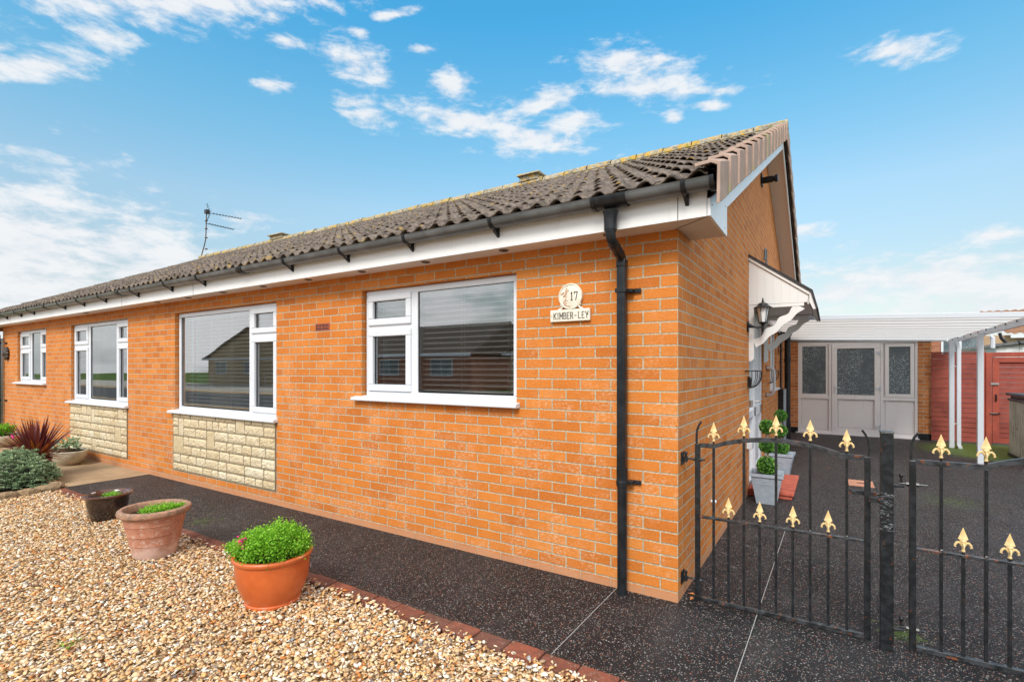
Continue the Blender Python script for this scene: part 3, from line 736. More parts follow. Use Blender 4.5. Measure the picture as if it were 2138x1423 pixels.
# gutter
def gutter(y, zc, xa, xb, r=.056):
    m = MB(); n = 14; vs = []
    prof = [(r * math.cos(math.pi + math.pi * k / n), r * math.sin(math.pi + math.pi * k / n)) for k in range(n + 1)]
    prof2 = [(p[0] * .93, p[1] * .93) for p in prof][::-1]
    full = [(-r - .004, .006)] + prof + [(r + .004, .006)] + [(r * .9, .006)] + prof2 + [(-r * .9, .006)]
    m.prism([(y + a, zc + b) for a, b in full], 'x', xa, xb)
    m.prism([(y + p[0], zc + p[1]) for p in prof], 'x', xa - .004, xa + .001); m.prism([(y + p[0], zc + p[1]) for p in prof], 'x', xb - .001, xb + .004)
    return m
GU = gutter(-.276, 2.549, XL, .262).build('gutter', M_gutter, H, smooth=True)
def bracket(x, wdt=.013, r=.066, plate=True):
    m = MB(); n = 12
    prof = [(r * math.cos(math.pi * .98 + math.pi * 1.04 * k / n), r * math.sin(math.pi * .98 + math.pi * 1.04 * k / n)) for k in range(n + 1)]
    inn = [(p[0] * .92, p[1] * .92) for p in prof][::-1]
    m.prism([(-.276 + a, 2.549 + b) for a, b in prof + inn], 'x', x - wdt, x + wdt)
    if not plate: return m
    m.box(x - wdt * .8, x + wdt * .8, -.235, -.2155, 2.455, 2.52)
    m.prism([(-.215, 2.465), (-.215, 2.44), (-.285, 2.485)], 'x', x - wdt * .8, x + wdt * .8)
    return m
for x in (.107, -1.228, -2.066, -2.846, -3.667, -5.325, -6.11, -7.047, -8.10, -8.91, -9.70, -11.2, -11.9, -12.75, -13.5, -14.3, -15.1, -15.9):
    bracket(x).build('bracket', M_black, GU, smooth=True)
for x in (-4.44, -7.45, -10.35):
    m = bracket(x, .05, .064, False); m.v += []; m.build('union_joint', M_black, GU, smooth=True)
m = bracket(.262, .012, .066, False); m.build('end_cap', M_black, GU, smooth=True)
# running outlet + downpipe
m = bracket(-.345, .10, .062, False); m2 = bracket(-.245, .012, .067, False); m3 = bracket(-.445, .012, .067, False)
for q in (m2, m3): m.add(q.v, q.f)
m.tube([(-.345, -.276, 2.47), (-.345, -.276, 2.44), (-.345, -.276, 2.40), (-.345, -.276, 2.35)], [.05, .042, .040, .040], 16)
m.build('outlet', M_black, GU, smooth=True)
m = MB()
m.tube([(-.345, -.276, 2.37), (-.345, -.276, 2.33), (-.345, -.262, 2.30), (-.345, -.235, 2.28), (-.345, -.12, 2.235), (-.345, -.085, 2.215), (-.345, -.068, 2.18), (-.345, -.068, 2.14)], .031, 16)
for a, b in (((-.345, -.276, 2.385), (-.345, -.276, 2.34)), ((-.345, -.225, 2.277), (-.345, -.185, 2.261)), ((-.345, -.15, 2.247), (-.345, -.11, 2.231))): m.tube([a, b], .0345, 16)
DP = m.build('downpipe', M_black, H, smooth=True)
m = MB(); m.box(-.375, -.315, -.098, -.038, .78, 2.205); m.box(-.378, -.312, -.101, -.035, 2.15, 2.208); m.build('square_pipe', M_black, DP, bevel=.012)
m = MB(); m.tube([(-.345, -.066, .80), (-.345, -.066, -.01)], .032, 20); m.tube([(-.345, -.066, .83), (-.345, -.066, .71)], .037, 20); m.build('round_pipe', M_black, DP, smooth=True)
for z in (2.0, .735):
    m = MB(); m.box(-.382, -.308, -.104, -.02, z - .014, z + .014) if z > 1 else m.tube([(-.345, -.066, z - .014), (-.345, -.066, z + .014)], .040, 16)
    m.box(-.315, -.235, -.016, -.003, z - .014, z + .014); m.box(-.318, -.28, -.055, -.015, z - .012, z + .012); m.tube([(-.255, -.02, z), (-.255, -.003, z)], .006, 6)
    m.build('pipe_clip', M_black, DP, bevel=.003)
# left end pipe
m = MB(); m.tube([(-13.96, -.11, -.01), (-13.96, -.11, 2.18), (-13.98, -.20, 2.3), (-13.98, -.24, 2.42)], .055, 16)
o = m.build('downpipe', M_black, H, smooth=True); o['label'] = 'black downpipe at the far left corner'
m = MB()
for z in (2.02, .82): m.tube([(-13.96, -.11, z - .02), (-13.96, -.11, z + .02)], .064, 14); m.box(-13.9, -13.74, -.02, -.003, z - .015, z + .015)
m.build('pipe_clip', M_black, o)
# side: canopy, door
CY0, CY1 = 3.29, 4.98
m = MB()
for y in (CY0, CY1 - .02): m.prism([(.002, 2.24), (.60, 2.235), (.622, 2.33), (.002, 2.80)], 'y', y, y + .02)
m.box(.602, .622, CY0 + .02, CY1 - .02, 2.215, 2.335); m.box(.0, .602, CY0 + .021, CY1 - .021, 2.245, 2.25)
CN = m.build('canopy', M_wood_white, H)
m = MB(); m.prism([(.0, 2.812), (.635, 2.345), (.690, 2.15), (.708, 2.155), (.655, 2.365), (.0, 2.842)], 'y', CY0 - .03, CY1 + .05); m.build('roof', M_felt, CN)
m = MB(); m.prism([(.0, 2.775), (.62, 2.315), (.633, 2.345), (.0, 2.812)], 'y', CY0 - .018, CY0); m.build('trim', M_wood_white, CN); m = MB(); m.prism([(.622, 2.335), (.636, 2.34), (.688, 2.15), (.66, 2.15), (.622, 2.235)], 'y', CY0 - .018, CY1 + .03)
m.build('trim', M_wood_white, CN)
m = MB()
for i in range(1, 7): m.box(.003 + i * .085, .0045 + i * .085, CY0 - .0012, CY0, 2.25, 2.80 - i * .064)
m.build('board_joint', M_shed, CN)
for y in (CY0 - .0, CY1 - .075):
    m = MB(); m.box(.002, .056, y, y + .05, 1.60, 2.235); m.prism([(.002, 1.60), (.056, 1.60), (.03, 1.575), (.002, 1.575)], 'y', y, y + .05)
    m.box(.058, .57, y + .002, y + .048, 2.197, 2.234)
    n = 40; a0, b0 = (.056, 1.76), (.545, 2.20); lowp = []; upp = []
    for i in range(n + 1):
        t = i / n; cx_, cz_ = a0[0] + (b0[0] - a0[0]) * t, a0[1] + (b0[1] - a0[1]) * t; nx_, nz_ = -.669, .743
        h_ = .042 + .007 * math.sin(t * math.pi * 7)
        sh = .010 * math.sin(t * math.pi * 7 + .8)
        upp.append((cx_ + nx_ * (h_ + sh), min(cz_ + nz_ * (h_ + sh), 2.197))); lowp.append((cx_ - nx_ * (h_ - sh), cz_ - nz_ * (h_ - sh)))
    lowp = [(max(p[0], .056), min(p[1], 2.197)) for p in lowp]; upp = [(max(p[0], .056), p[1]) for p in upp]
    m.prism(lowp + upp[::-1], 'y', y + .006, y + .044)
    m.build('bracket', M_wood_white, CN)
# door screen
m = MB(); frame_rect(m, GB, 3.335, 4.925, .02, 2.23, .06, .03, .10); m.add(*[[GB(u, d, z) for u, d, z in ((4.0, .03, .08), (4.07, .03, .08), (4.07, .1, .08), (4.0, .1, .08), (4.0, .03, 2.17), (4.07, .03, 2.17), (4.07, .1, 2.17), (4.0, .1, 2.17))], [(0, 3, 2, 1), (4, 5, 6, 7), (0, 1, 5, 4), (1, 2, 6, 5), (2, 3, 7, 6), (3, 0, 4, 7)]])
for z in (.86,): m.add([GB(u, d, zz) for u, d, zz in ((3.395, .034, z), (4.0, .034, z), (4.0, .09, z), (3.395, .09, z), (3.395, .034, z + .09), (4.0, .034, z + .09), (4.0, .09, z + .09), (3.395, .09, z + .09))], [(0, 3, 2, 1), (4, 5, 6, 7), (0, 1, 5, 4), (1, 2, 6, 5), (2, 3, 7, 6), (3, 0, 4, 7)])
DR = m.build('door_frame', M_white, H, bevel=.004)
m = MB(); m.box(-.075, -.07, 3.395, 4.0, .08, 2.17); m.build('pane', M_glass, DR)
m = MB(); frame_rect(m, GB, 4.075, 4.86, .085, 2.165, .12, .025, .08); m.box(-.07, -.05, 4.19, 4.75, .2, 2.05); m.box(-.06, -.025, 4.075, 4.86, .85, .98); m.build('door_leaf', M_white, DR, bevel=.006)
m = MB(); m.tube([(-.02, 4.14, 1.05), (.03, 4.14, 1.05), (.03, 4.26, 1.05)], .009, 8); m.build('handle', M_silver, DR)
m = MB(); m.box(-.03, .02, 3.42, 3.52, 1.02, 1.10); m.build('letter_plate', M_silver, DR, bevel=.004)
m = MB(); m.box(.001, .06, 3.10, 3.29, .555, .63); m.build('vent_cover', M_white, H, bevel=.006)
# soil stack, waste pipe, flue, overflow
m = MB(); m.tube([(.085, 8.45, 0), (.085, 8.45, 2.28)], .056, 18); m.tube([(.085, 8.45, 1.62), (.085, 8.45, 1.70)], .064, 18); m.tube([(.085, 8.45, .3), (.085, 8.45, .38)], .064, 18); m.build('soil_stack', M_black, H, smooth=True)
m = MB(); m.tube([(.03, 7.55, .9), (.03, 7.55, 2.2)], .018, 10); m.box(.003, .05, 7.52, 7.58, 1.60, 1.62); m.build('waste_pipe', M_black, H, smooth=True)
m = MB(); m.box(.001, .02, 4.50, 4.66, 4.05, 4.20); m.tube([(.01, 4.58, 4.12), (.15, 4.58, 4.12)], .045, 16); m.tube([(.15, 4.58, 4.12), (.17, 4.58, 4.12), (.17, 4.58, 4.12), (.21, 4.58, 4.12)], [.035, .035, .05, .05], 16); m.build('flue', M_black, H, smooth=True)
m = MB(); m.tube([(.04, 4.86, 2.75), (.04, 4.86, 3.14), (.04, 4.84, 3.19), (.04, 4.76, 3.20), (.04, 4.68, 3.17), (.04, 4.66, 3.02)], .014, 8); m.build('overflow_pipe', M_gutter, H, smooth=True)
m = MB(); m.tube([(.0, 1.06, .41), (.03, 1.06, .41)], .012, 10); m.ell((.03, 1.06, .41), (.012, .016, .016), 10, 6); m.build('outlet_knob', M_white, H, smooth=True)
# meter cabinet
m = MB(); m.box(.001, .088, 7.30, 7.85, .10, 1.105); MC = tag(m.build('meter_cabinet', M_black, None, bevel=.004), 'slim tall dark meter cabinet with pale front on the side wall', 'cabinet')
m = MB(); m.box(.089, .102, 7.31, 7.84, .11, 1.095); m.build('door', M_planter, MC, bevel=.003)

# ------------------------------------------------------------------ wall mounted things
# lantern
LY = 3.16; LX = .165; LN = thing('wall_lantern', 'black six sided coach lantern mounted on the brick beside the canopy', 'lamp', (0, LY, 1.98))
m = MB()
m.lathe([(0, 0), (.030, 0), (.052, .012), (.052, .02), (.0, .022)], 0, 0, 20, 1, 1.35); m.v = [(z, LY + x, 1.975 + y) for x, y, z in m.v]; m.build('back_plate', M_black, LN, smooth=True)
m = MB(); m.tube([(.02, LY, 1.985), (.05, LY, 1.975), (.10, LY, 1.965), (LX, LY, 1.962)], [.030, .018, .011, .010], 10); m.tube([(LX, LY, 2.02), (LX, LY, 1.99), (LX, LY, 1.965), (LX, LY, 1.93), (LX, LY, 1.90)], [.035, .018, .012, .012, .003], 10); m.ell((LX, LY, 1.945), (.014, .014, .012), 10, 6); m.build('arm', M_black, LN, smooth=True)
zb, zt = 2.015, 2.185
m = MB()
for k in range(6):
    th = math.pi / 3 * k + .3; c, s_ = math.cos(th), math.sin(th)
    m.tube([(LX + .040 * c, LY + .040 * s_, zb), (LX + .070 * c, LY + .070 * s_, zt)], .0042, 5)
m.lathe([(.0, zb - .012), (.035, zb - .012), (.045, zb), (.042, zb + .006), (.0, zb + .006)], LX, LY, 6)
m.build('cage', M_black, LN)
m = MB(); m.lathe([(.033, zb + .004), (.062, zt)], LX, LY, 6); m.build('glass', M_frost, LN)
m = MB(); m.lathe([(.07, zt - .004), (.098, zt - .006), (.098, zt + .002), (.060, zt + .028), (.052, zt + .045), (.018, zt + .062), (.008, zt + .066), (.013, zt + .078), (.006, zt + .088), (.010, zt + .096), (.002, zt + .118), (0, zt + .118)], LX, LY, 12); m.build('cap', M_black, LN)
# house sign
HS = thing('house_sign', 'cream plaque with flowers and the number 17 over a name plate', 'sign', (-.75, 0, 1.86))
m = MB(); m.lathe([(0, -.022), (.076, -.022), (.080, -.020), (.084, -.026), (.091, -.024), (.093, -.016), (.091, -.003), (0, -.003)], 0, 0, 48); m.v = [(-.745 + x, z, 2.000 + y) for x, y, z in m.v]; m.build('disc', M_sign, HS, smooth=True)
m = MB(); m.box(-.903, -.593, -.026, -.003, 1.822, 1.908); m.build('name_plate', M_sign, HS, bevel=.005)
m = MB()
for sx in (-1, 1):
    m.tube([(-.745 + sx * .095, -.014, 1.908), (-.745 + sx * .072, -.014, 1.918), (-.745 + sx * .060, -.014, 1.935), (-.745 + sx * .070, -.014, 1.945), (-.745 + sx * .078, -.014, 1.938)], .008, 6)
m.build('scroll', M_sign, HS, smooth=True)
m = MB()
def stroke(pts, t=.0042): 
    for a, b in zip(pts[:-1], pts[1:]):
        d = Vector((b[0] - a[0], b[1] - a[1])); 
        if d.length < 1e-6: continue
        d.normalize(); nn = Vector((-d.y, d.x)) * t
        q = [(a[0] + nn.x - d.x * t * .5, a[1] + nn.y - d.y * t * .5), (a[0] - nn.x - d.x * t * .5, a[1] - nn.y - d.y * t * .5), (b[0] - nn.x + d.x * t * .5, b[1] - nn.y + d.y * t * .5), (b[0] + nn.x + d.x * t * .5, b[1] + nn.y + d.y * t * .5)]
        m.prism(q, 'y', TY - .002, TY + .001)
GL = {'K': [((0, 0), (0, 1)), ((0, .42), (1, 1)), ((.3, .55), (1, 0))], 'I': [((.5, 0), (.5, 1))], 'M': [((0, 0), (0, 1)), ((0, 1), (.5, .3), (1, 1)), ((1, 1), (1, 0))],
      'B': [((0, 0), (0, 1)), ((0, 1), (.7, 1), (.9, .85), (.9, .65), (.7, .53), (0, .53)), ((.7, .53), (1, .38), (1, .15), (.75, 0), (0, 0))],
      'E': [((0, 0), (0, 1)), ((0, 1), (.95, 1)), ((0, .52), (.7, .52)), ((0, 0), (1, 0))], 'R': [((0, 0), (0, 1)), ((0, 1), (.7, 1), (.95, .85), (.95, .65), (.7, .5), (0, .5)), ((.5, .5), (1, 0))],
      '-': [((0, .45), (1, .45))], 'L': [((0, 0), (0, 1)), ((0, 0), (1, 0))], 'Y': [((.5, 0), (.5, .45)), ((0, 1), (.5, .45), (1, 1))],
      '1': [((.55, 0), (.55, 1)), ((.2, .82), (.55, 1)), ((.2, 0), (.9, 0))], '7': [((0, .8), (0, 1), (1, 1)), ((1, 1), (.45, 0))]}
SER = {'K': [(0, 0), (0, 1), (1, 0), (1, 1)], 'I': [(.5, 0), (.5, 1)], 'M': [(0, 0), (0, 1), (1, 0), (1, 1)], 'R': [(0, 0), (1, 0)], 'Y': [(.5, 0), (0, 1), (1, 1)], 'L': [(0, 1)], 'B': [], 'E': [], '-': [], '1': [], '7': []}
def letter(ch, x, z, w, h, t):
    for s_ in GL[ch]: stroke([(x + p[0] * w, z + p[1] * h) for p in s_], t)
    for p in SER[ch]: stroke([(x + p[0] * w - .0045, z + p[1] * h), (x + p[0] * w + .0045, z + p[1] * h)], t * .55)
TY = -.0265
xx = -.872
for ch, w_ in (('K', .019), ('I', .010), ('M', .022), ('B', .017), ('E', .017), ('R', .018), ('-', .014), ('L', .016), ('E', .017), ('Y', .019)):
    gap = .0095 if ch not in ('L',) else .012
    if ch == 'L': xx += .006
    if ch == '-': xx += .004
    letter(ch, xx, 1.842, w_, .043, .0021); xx += w_ + gap
for x in (-.890, -.609): stroke([(x, 1.865), (x + .003, 1.865)], .0025)
TY = -.0265
TY = -.0225
letter('1', -.742, 1.972, .018, .056, .0028); letter('7', -.712, 1.972, .024, .056, .0028)
m.build('lettering', M_letter, HS)
m = MB(); rs = random.Random(4)
for i in range(26):
    a_, r_ = rs.uniform(1.9, 4.3), rs.uniform(.035, .072); m.ell((-.745 + r_ * math.cos(a_) , -.023, 2.0 + r_ * math.sin(a_)), (rs.uniform(.003, .009), .004, rs.uniform(.003, .007)), 7, 4)
m.tube([(-.745 - .02, -.023, 2.075), (-.745 - .035, -.024, 2.05), (-.745 - .03, -.024, 2.0), (-.745 - .045, -.024, 1.95)], .002, 5)
m.tube([(-.745 - .035, -.024, 1.935), (-.745, -.024, 1.928)], .003, 5)
m.build('flower_relief', M_flower, HS, smooth=True)
m = MB()
for z in (2.072, 1.928): m.ell((-.740, -.023, z), (.0035, .002, .0035), 8, 4)
m.build('screw', M_shed, HS)
# lion ornament at the far left
m = MB(); m.ell((-13.69, -.03, 1.80), (.10, .045, .125), 16, 10, .08)
for a_ in range(10): m.ell((-13.69 + .085 * math.cos(a_ * .628), -.03, 1.80 + .11 * math.sin(a_ * .628)), (.035, .03, .035), 8, 5)
m.ell((-13.69, -.075, 1.785), (.03, .03, .03), 8, 5); tag(m.build('wall_ornament', noisy('bronze', (.06, .045, .03), (.03, .02, .015), 20, .4), smooth=True), 'dark round carved ornament on brick at the far left end', 'ornament')
# grab rail
m = MB(); m.tube([(.0, 5.22, 1.50), (.07, 5.22, 1.50), (.11, 5.22, 1.46), (.115, 5.22, 1.38), (.115, 5.22, 1.22), (.10, 5.22, 1.12), (.06, 5.22, 1.09), (.0, 5.22, 1.09)], .016, 12)
GRR = tag(m.build('grab_rail', M_post, smooth=True), 'curved white grab rail on brick just past the door', 'rail')
m = MB(); m.tube([(.001, 5.22, 1.50), (.008, 5.22, 1.50)], .038, 14); m.tube([(.001, 5.22, 1.09), (.008, 5.22, 1.09)], .038, 14); m.build('flange', M_black, GRR)
def manger(y, lab):
    m = MB(); rx, n = .15, 5; z = 1.46
    m.tube([(.006, y - .20, z), (.006, y + .20, z)], .006, 5)
    m.tube([(.006 + rx * math.sin(math.pi * i / 14), y - .20 * math.cos(math.pi * i / 14), z) for i in range(15)], .006, 5)
    for k in range(1, 7):
        th = math.pi * k / 7; ex, ey = .006 + rx * math.sin(th), y - .20 * math.cos(th)
        m.tube([(ex * (1 - t ** 2.2) + .01 * t, ey + (y - ey) * t ** 1.8, z - .20 * math.sin(t * math.pi / 2)) for t in [i / 8 for i in range(9)]], .004, 5)
    tag(m.build('wall_basket', M_iron), lab, 'basket', 'empty wire wall baskets')
manger(3.16, 'empty black wire wall basket at the near side of the door'); manger(5.45, 'empty black wire wall basket at the far side of the door')
m = MB(); m.box(.002, .04, 3.18, 3.25, 1.27, 1.37); m.prism([(.002, 1.37), (.04, 1.37), (.02, 1.395), (.002, 1.395)], 'y', 3.185, 3.245); tag(m.build('key_safe', M_black, bevel=.005), 'small black key box under the nearer wire basket', 'box')
m = MB(); m.box(.001, .03, 7.32, 7.42, 2.1, 2.2); m.tube([(.02, 7.37, 2.15), (.10, 7.37, 2.15), (.14, 7.37, 2.12)], .018, 8); m.ell((.17, 7.37, 2.12), (.055, .05, .045), 12, 8); tag(m.build('security_light', M_black, smooth=True), 'small black security light high on the side wall', 'light')
m = MB(); m.box(.001, .012, 6.28 + 1.0, 6.31 + 1.0, 1.75, 2.1)
sp = [(.01 + .20 * i / 20, 7.3, 1.80 + .22 * (i / 20) ** 2) for i in range(21)]; m.tube(sp, .006, 5)
m.tube([(.03 + .045 * math.cos(t) * (1 - t / 9), 7.3, 1.86 + .045 * math.sin(t) * (1 - t / 9)) for t in [i * .4 for i in range(16)]], .005, 5)
m.tube([(.01, 7.3, 2.02), (.21, 7.3, 2.02)], .006, 5); tag(m.build('hanging_bracket', M_iron), 'black scroll bracket for a hanging basket beyond the side window', 'bracket')
m = MB()
for i in range(9): m.box(-15.4 + i * .148, -15.4 + i * .148 + .142, .10, .125, .02, 2.15)
SG = tag(m.build('side_gate', M_black), 'black boarded gate beyond the far left corner of the house', 'gate')
# tv aerial
AE = thing('tv_aerial', 'leaning television aerial with two booms on the roof ridge', 'aerial', (-16.3, 5.13, 5.0))
m = MB(); m.tube([(-16.42, 5.13, 5.0), (-16.38, 5.13, 5.12), (-16.2, 5.13, 5.42), (-16.10, 5.13, 5.64), (-16.07, 5.13, 6.1), (-16.05, 5.13, 6.52)], .016, 8)
for z in (5.3, 5.66, 5.95, 6.2): m.box(-16.13, -16.04, 5.11, 5.16, z, z + .03)
m.build('mast', noisy('rusty_mast', (.07, .045, .035), (.12, .07, .05), 20, .6), AE, smooth=True)
m = MB(); b0, b1 = Vector((-16.02, 5.15, 6.47)), Vector((-15.77, 6.083, 6.47)); m.tube([b0, b1], .009, 6)
perp = Vector((b1.y - b0.y, -(b1.x - b0.x), 0)).normalized()
for i in range(10):
    p = b0.lerp(b1, .18 + .82 * i / 9); m.tube([p - perp * .07, p + perp * .07], .005, 5); m.box(p.x - .01, p.x + .01, p.y - .01, p.y + .01, p.z, p.z + .03)
for s_ in (-1, 1):
    for k in range(4):
        p = b0 + Vector((0.03, .06 - .03 * k * 0, s_ * (.04 + k * .075))) + (b0 - b1).normalized() * (.03 * k); m.tube([p - perp * .14, p + perp * .14], .006, 5)
    m.tube([b0 + (b1 - b0).normalized() * .05, b0 + (b0 - b1).normalized() * .09 + Vector((.03, .06, s_ * .27))], .007, 5)
m.box(-16.10, -15.98, 5.08, 5.2, 6.44, 6.56); m.build('upper_boom', M_iron, AE)
m = MB(); b0, b1 = Vector((-16.06, 5.1, 6.13)), Vector((-16.041, 5.977, 6.13)); m.tube([b0, b1], .009, 6); perp = Vector((1, 0, 0))
for i in range(10):
    p = b0.lerp(b1, .15 + .85 * i / 9); m.tube([p - perp * .07, p + perp * .07], .005, 5); m.box(p.x - .01, p.x + .01, p.y - .01, p.y + .01, p.z, p.z + .03)
m.build('lower_boom', M_iron, AE)

# ------------------------------------------------------------------ gates
def finial(parent, x, y, z):
    global FIN
    if FIN is None:
        m = MB()
        m.lathe([(0, 0), (.0085, 0), (.0085, .004), (.006, .010), (.0058, .022), (.009, .026), (.0095, .034), (.007, .038), (.007, .046), (.013, .050), (.0135, .054), (.0105, .058)], 0, 0, 10)
        for sx in (-1, 1):
            m.tube([(sx * .004, 0, .030), (sx * .012, 0, .044), (sx * .021, 0, .045), (sx * .029, 0, .036), (sx * .033, 0, .024), (sx * .027, 0, .021)], [.006, .0068, .0062, .0055, .0045, .003], 7)
        for sy in (-1, 1):
            m.tube([(0, sy * .004, .030), (0, sy * .010, .044), (0, sy * .016, .042), (0, sy * .020, .03), (0, sy * .021, .022)], [.005, .006, .005, .004, .003], 6)
        a, b, c_ = .0205, .010, .0
        m.add([(-a, 0, .062), (0, -b, .060), (a, 0, .062), (0, b, .060), (-.008, 0, .052), (0, -.006, .052), (.008, 0, .052), (0, .006, .052), (0, 0, .123)],
              [(0, 1, 8), (1, 2, 8), (2, 3, 8), (3, 0, 8), (4, 5, 1, 0), (5, 6, 2, 1), (6, 7, 3, 2), (7, 4, 0, 3)])
        o = m.build('finial', M_gold, None, local=True); FIN = o
        o.parent = parent; o.location = (x - parent.location.x, y - parent.location.y, z)
        return o
    o = FIN.copy(); COL.objects.link(o); o.parent = parent; o.location = (x - parent.location.x, y - parent.location.y, z); return o
FIN = None
def gate(name, label, x0, x1, xk0, xk1, rise, scroll1=True, scroll0=True, pitch=.0885, first=None, latch=False):
    G = thing(name, label, 'gate', (x0, .1, 0), None); y = .1
    def zt(x):
        if x <= xk0 or x >= xk1: return 1.008
        t = (x - xk0) / (xk1 - xk0); return 1.008 + rise * math.sin(math.pi * t) ** .75
    def sqbar(m, x, za, zb, h=.007): m.box(x - h, x + h, y - h, y + h, za, zb)
    m = MB()
    for x, d, on in ((x0, 1, scroll0), (x1, -1, scroll1)):
        m = MB(); m.box(x - .0145, x + .0145, y - .0145, y + .0145, .012, 1.005)
        m.tube([(x - d * .006, y, 1.0), (x - d * .006, y, 1.06), (x - d * .003, y, 1.095), (x + d * .008, y, 1.125), (x + d * .024, y, 1.150)], .0085, 4, sq=True)
        m.build('stile', M_iron, G, bevel=.002)
    m = MB(); n = 60; xs = sorted([x0 + .0145 + (x1 - x0 - .029) * i / n for i in range(n + 1)] + [xk0, xk1])
    vs = []; fs = []
    for x in xs:
        for dy, dz in ((-.012, -.013), (.012, -.013), (.012, .013), (-.012, .013)): vs.append((x, y + dy, zt(x) + dz - .01))
    for i in range(len(xs) - 1):
        for k in range(4): fs.append((i * 4 + k, i * 4 + (k + 1) % 4, i * 4 + 4 + (k + 1) % 4, i * 4 + 4 + k))
    m.add(vs, fs); m.build('top_rail', M_irongrey, G)
    m = MB(); m.box(x0 + .0145, x1 - .0145, y - .011, y + .011, .534, .550); m.build('middle_rail', M_irongrey, G, bevel=.002)
    m = MB(); m.box(x0 + .0145, x1 - .0145, y - .0125, y + .0125, .012, .036); m.build('bottom_rail', M_irongrey, G, bevel=.002)
    k = 0; x = first
    while x < x1 - .03:
        m = MB()
        if k % 2 == 0:
            sqbar(m, x, .036, .534); sqbar(m, x, .550, zt(x) - .024); m.tube([(x, y, zt(x) + .003), (x, y, zt(x) + .022)], .006, 8)
            m.ell((x, y, .555), (.011, .011, .008), 6, 4)
            m.build('bar', M_iron, G); finial(G, x, y, zt(x) + .020)
        else:
            sqbar(m, x, .036, .534); sqbar(m, x, .550, .566, .006); m.build('bar', M_iron, G); finial(G, x, y, .564)
        x += pitch; k += 1
    return G
G1 = gate('garden_gate', 'narrow black iron gate with gold finials hinged on the brick corner', .098, .988, .207, .868, .062, first=.195, pitch=.0874)
FIN1 = FIN
G2 = gate('garden_gate', 'wide black iron gate leaf with gold finials right of the square post', 1.182, 3.10, 1.47, 2.81, .11, first=1.298, pitch=.0858)
G1['group'] = G2['group'] = 'pair of black iron driveway gates'
def hinge(G, xa, xb, z, plate):
    m = MB()
    m.tube([(xa + .03, .1, z), (xb, .1, z)], .0065, 8); m.tube([(G.location.x - .026, .1, z), (G.location.x - .015, .1, z)], .011, 6); m.tube([(G.location.x + .015, .1, z), (G.location.x + .027, .1, z)], .011, 6)
    if plate:
        m.box(.001, .008, .065, .135, z - .04, z + .04); m.box(.008, .034, .085, .115, z - .022, z - .004); m.tube([(.026, .1, z - .01), (.026, .1, z + .03)], .007, 8); m.ell((.026, .1, z + .036), (.011, .011, .011), 8, 5); m.tube([(.026, .1, z - .008), (.026, .1, z + .008)], .014, 10)
    else:
        m.tube([(xa, .075, z - .012), (xa + .045, .095, z - .012)], .008, 6); m.tube([(xa + .035, .1, z - .012), (xa + .035, .1, z + .035)], .006, 8); m.ell((xa + .035, .1, z + .042), (.011, .011, .011), 8, 5)
    m.build('hinge', M_iron, G, smooth=True)
hinge(G1, .0, .142, .905, True); hinge(G1, .0, .142, .135, True); hinge(G2, 1.10, 1.245, .878, False); hinge(G2, 1.10, 1.24, .118, False)
m = MB(); m.box(.905, 1.03, .118, .130, .788, .812); m.tube([(.925, .105, .80), (.925, .13, .80)], .010, 8); m.tube([(1.03, .124, .80), (1.045, .124, .80)], .006, 6)
m.tube([(.92, .115, .812), (.88, .115, .818), (.84, .112, .816), (.815, .11, .80), (.80, .108, .788)], .0018, 5); m.build('latch', M_irongrey, G1)
GP = thing('gate_post', 'square black steel post between the two iron gates', 'post', (1.069, .06, 0))
m = MB(); m.box(1.041, 1.098, .03, .088, -.03, 1.150); m.box(1.038, 1.101, .027, .091, 1.150, 1.156); m.build('post', M_iron, GP, bevel=.004)
m = MB()
rs = random.Random(2)
for i in range(70): m.ell((rs.uniform(1.043, 1.096), .029, rs.uniform(.63, .83)), (rs.uniform(.006, .016), rs.uniform(.002, .005), rs.uniform(.003, .008)), 7, 4, .15)
m.box(.992, 1.052, .05, .062, .770, .795); m.ell((1.05, .04, .785), (.02, .016, .02), 8, 5, .2)
m.build('weld', M_irongrey, GP)

# ------------------------------------------------------------------ extension, carport, fence
EX = thing('extension', 'flat brick extension with pinkish glazed door screen under the carport', 'extension', (1.3, 10.2, 0)); EY = 10.2
w = MB(); w.box(.004, .19, EY, EY + .2, .13, 2.12); w.box(2.385, 2.60, EY, EY + .2, .13, 2.12); w.box(.01, .18, EY + .21, EY + 3.5, .0, 2.1); w.box(2.42, 2.60, EY + .201, EY + 3.5, .13, 2.12); w.box(.19, 2.41, EY + 3.3, EY + 3.5, 0, 2.1); w.build('wall', MB_pier, EX)
w = MB(); w.box(.003, .19, EY - .006, EY + .19, -.02, .128); w.build('plinth', M_black, EX)
w = MB(); w.box(2.385, 2.606, EY - .006, EY + .7, -.02, .128); w.build('plinth', M_black, EX)
w = MB(); w.box(.004, 2.61, EY + .02, EY + 3.52, 2.121, 2.16); w.build('roof', M_felt, EX)
m = MB(); m.box(.19, 2.385, EY + .07, EY + .10, .0, 2.12)
bx = frame_rect(m, FR2 := (lambda u, d, z: (u, EY + d, z)), .191, 2.384, .015, 2.08, .05, .02, .068)
for a in (.80, 1.745): bx(a, a + .05, .065, 2.03)
bx(.241, .80, .80, .87); bx(1.795, 2.334, .80, .87)
SCN = m.build('screen_frame', M_pinkwhite, EX, bevel=.004)
def lit(name, u0, u1, z0, z1, mat, par, d0=.03, d1=.066):
    m = MB(); m.box(u0, u1, EY + d0, EY + d1, z0, z1); return m.build(name, mat, par, bevel=.003)
m = MB(); frame_rect(m, FR2, .241, .775, .87, 2.03, .035, .028, .068); m.build('bead', M_pinkwhite, SCN, bevel=.006)
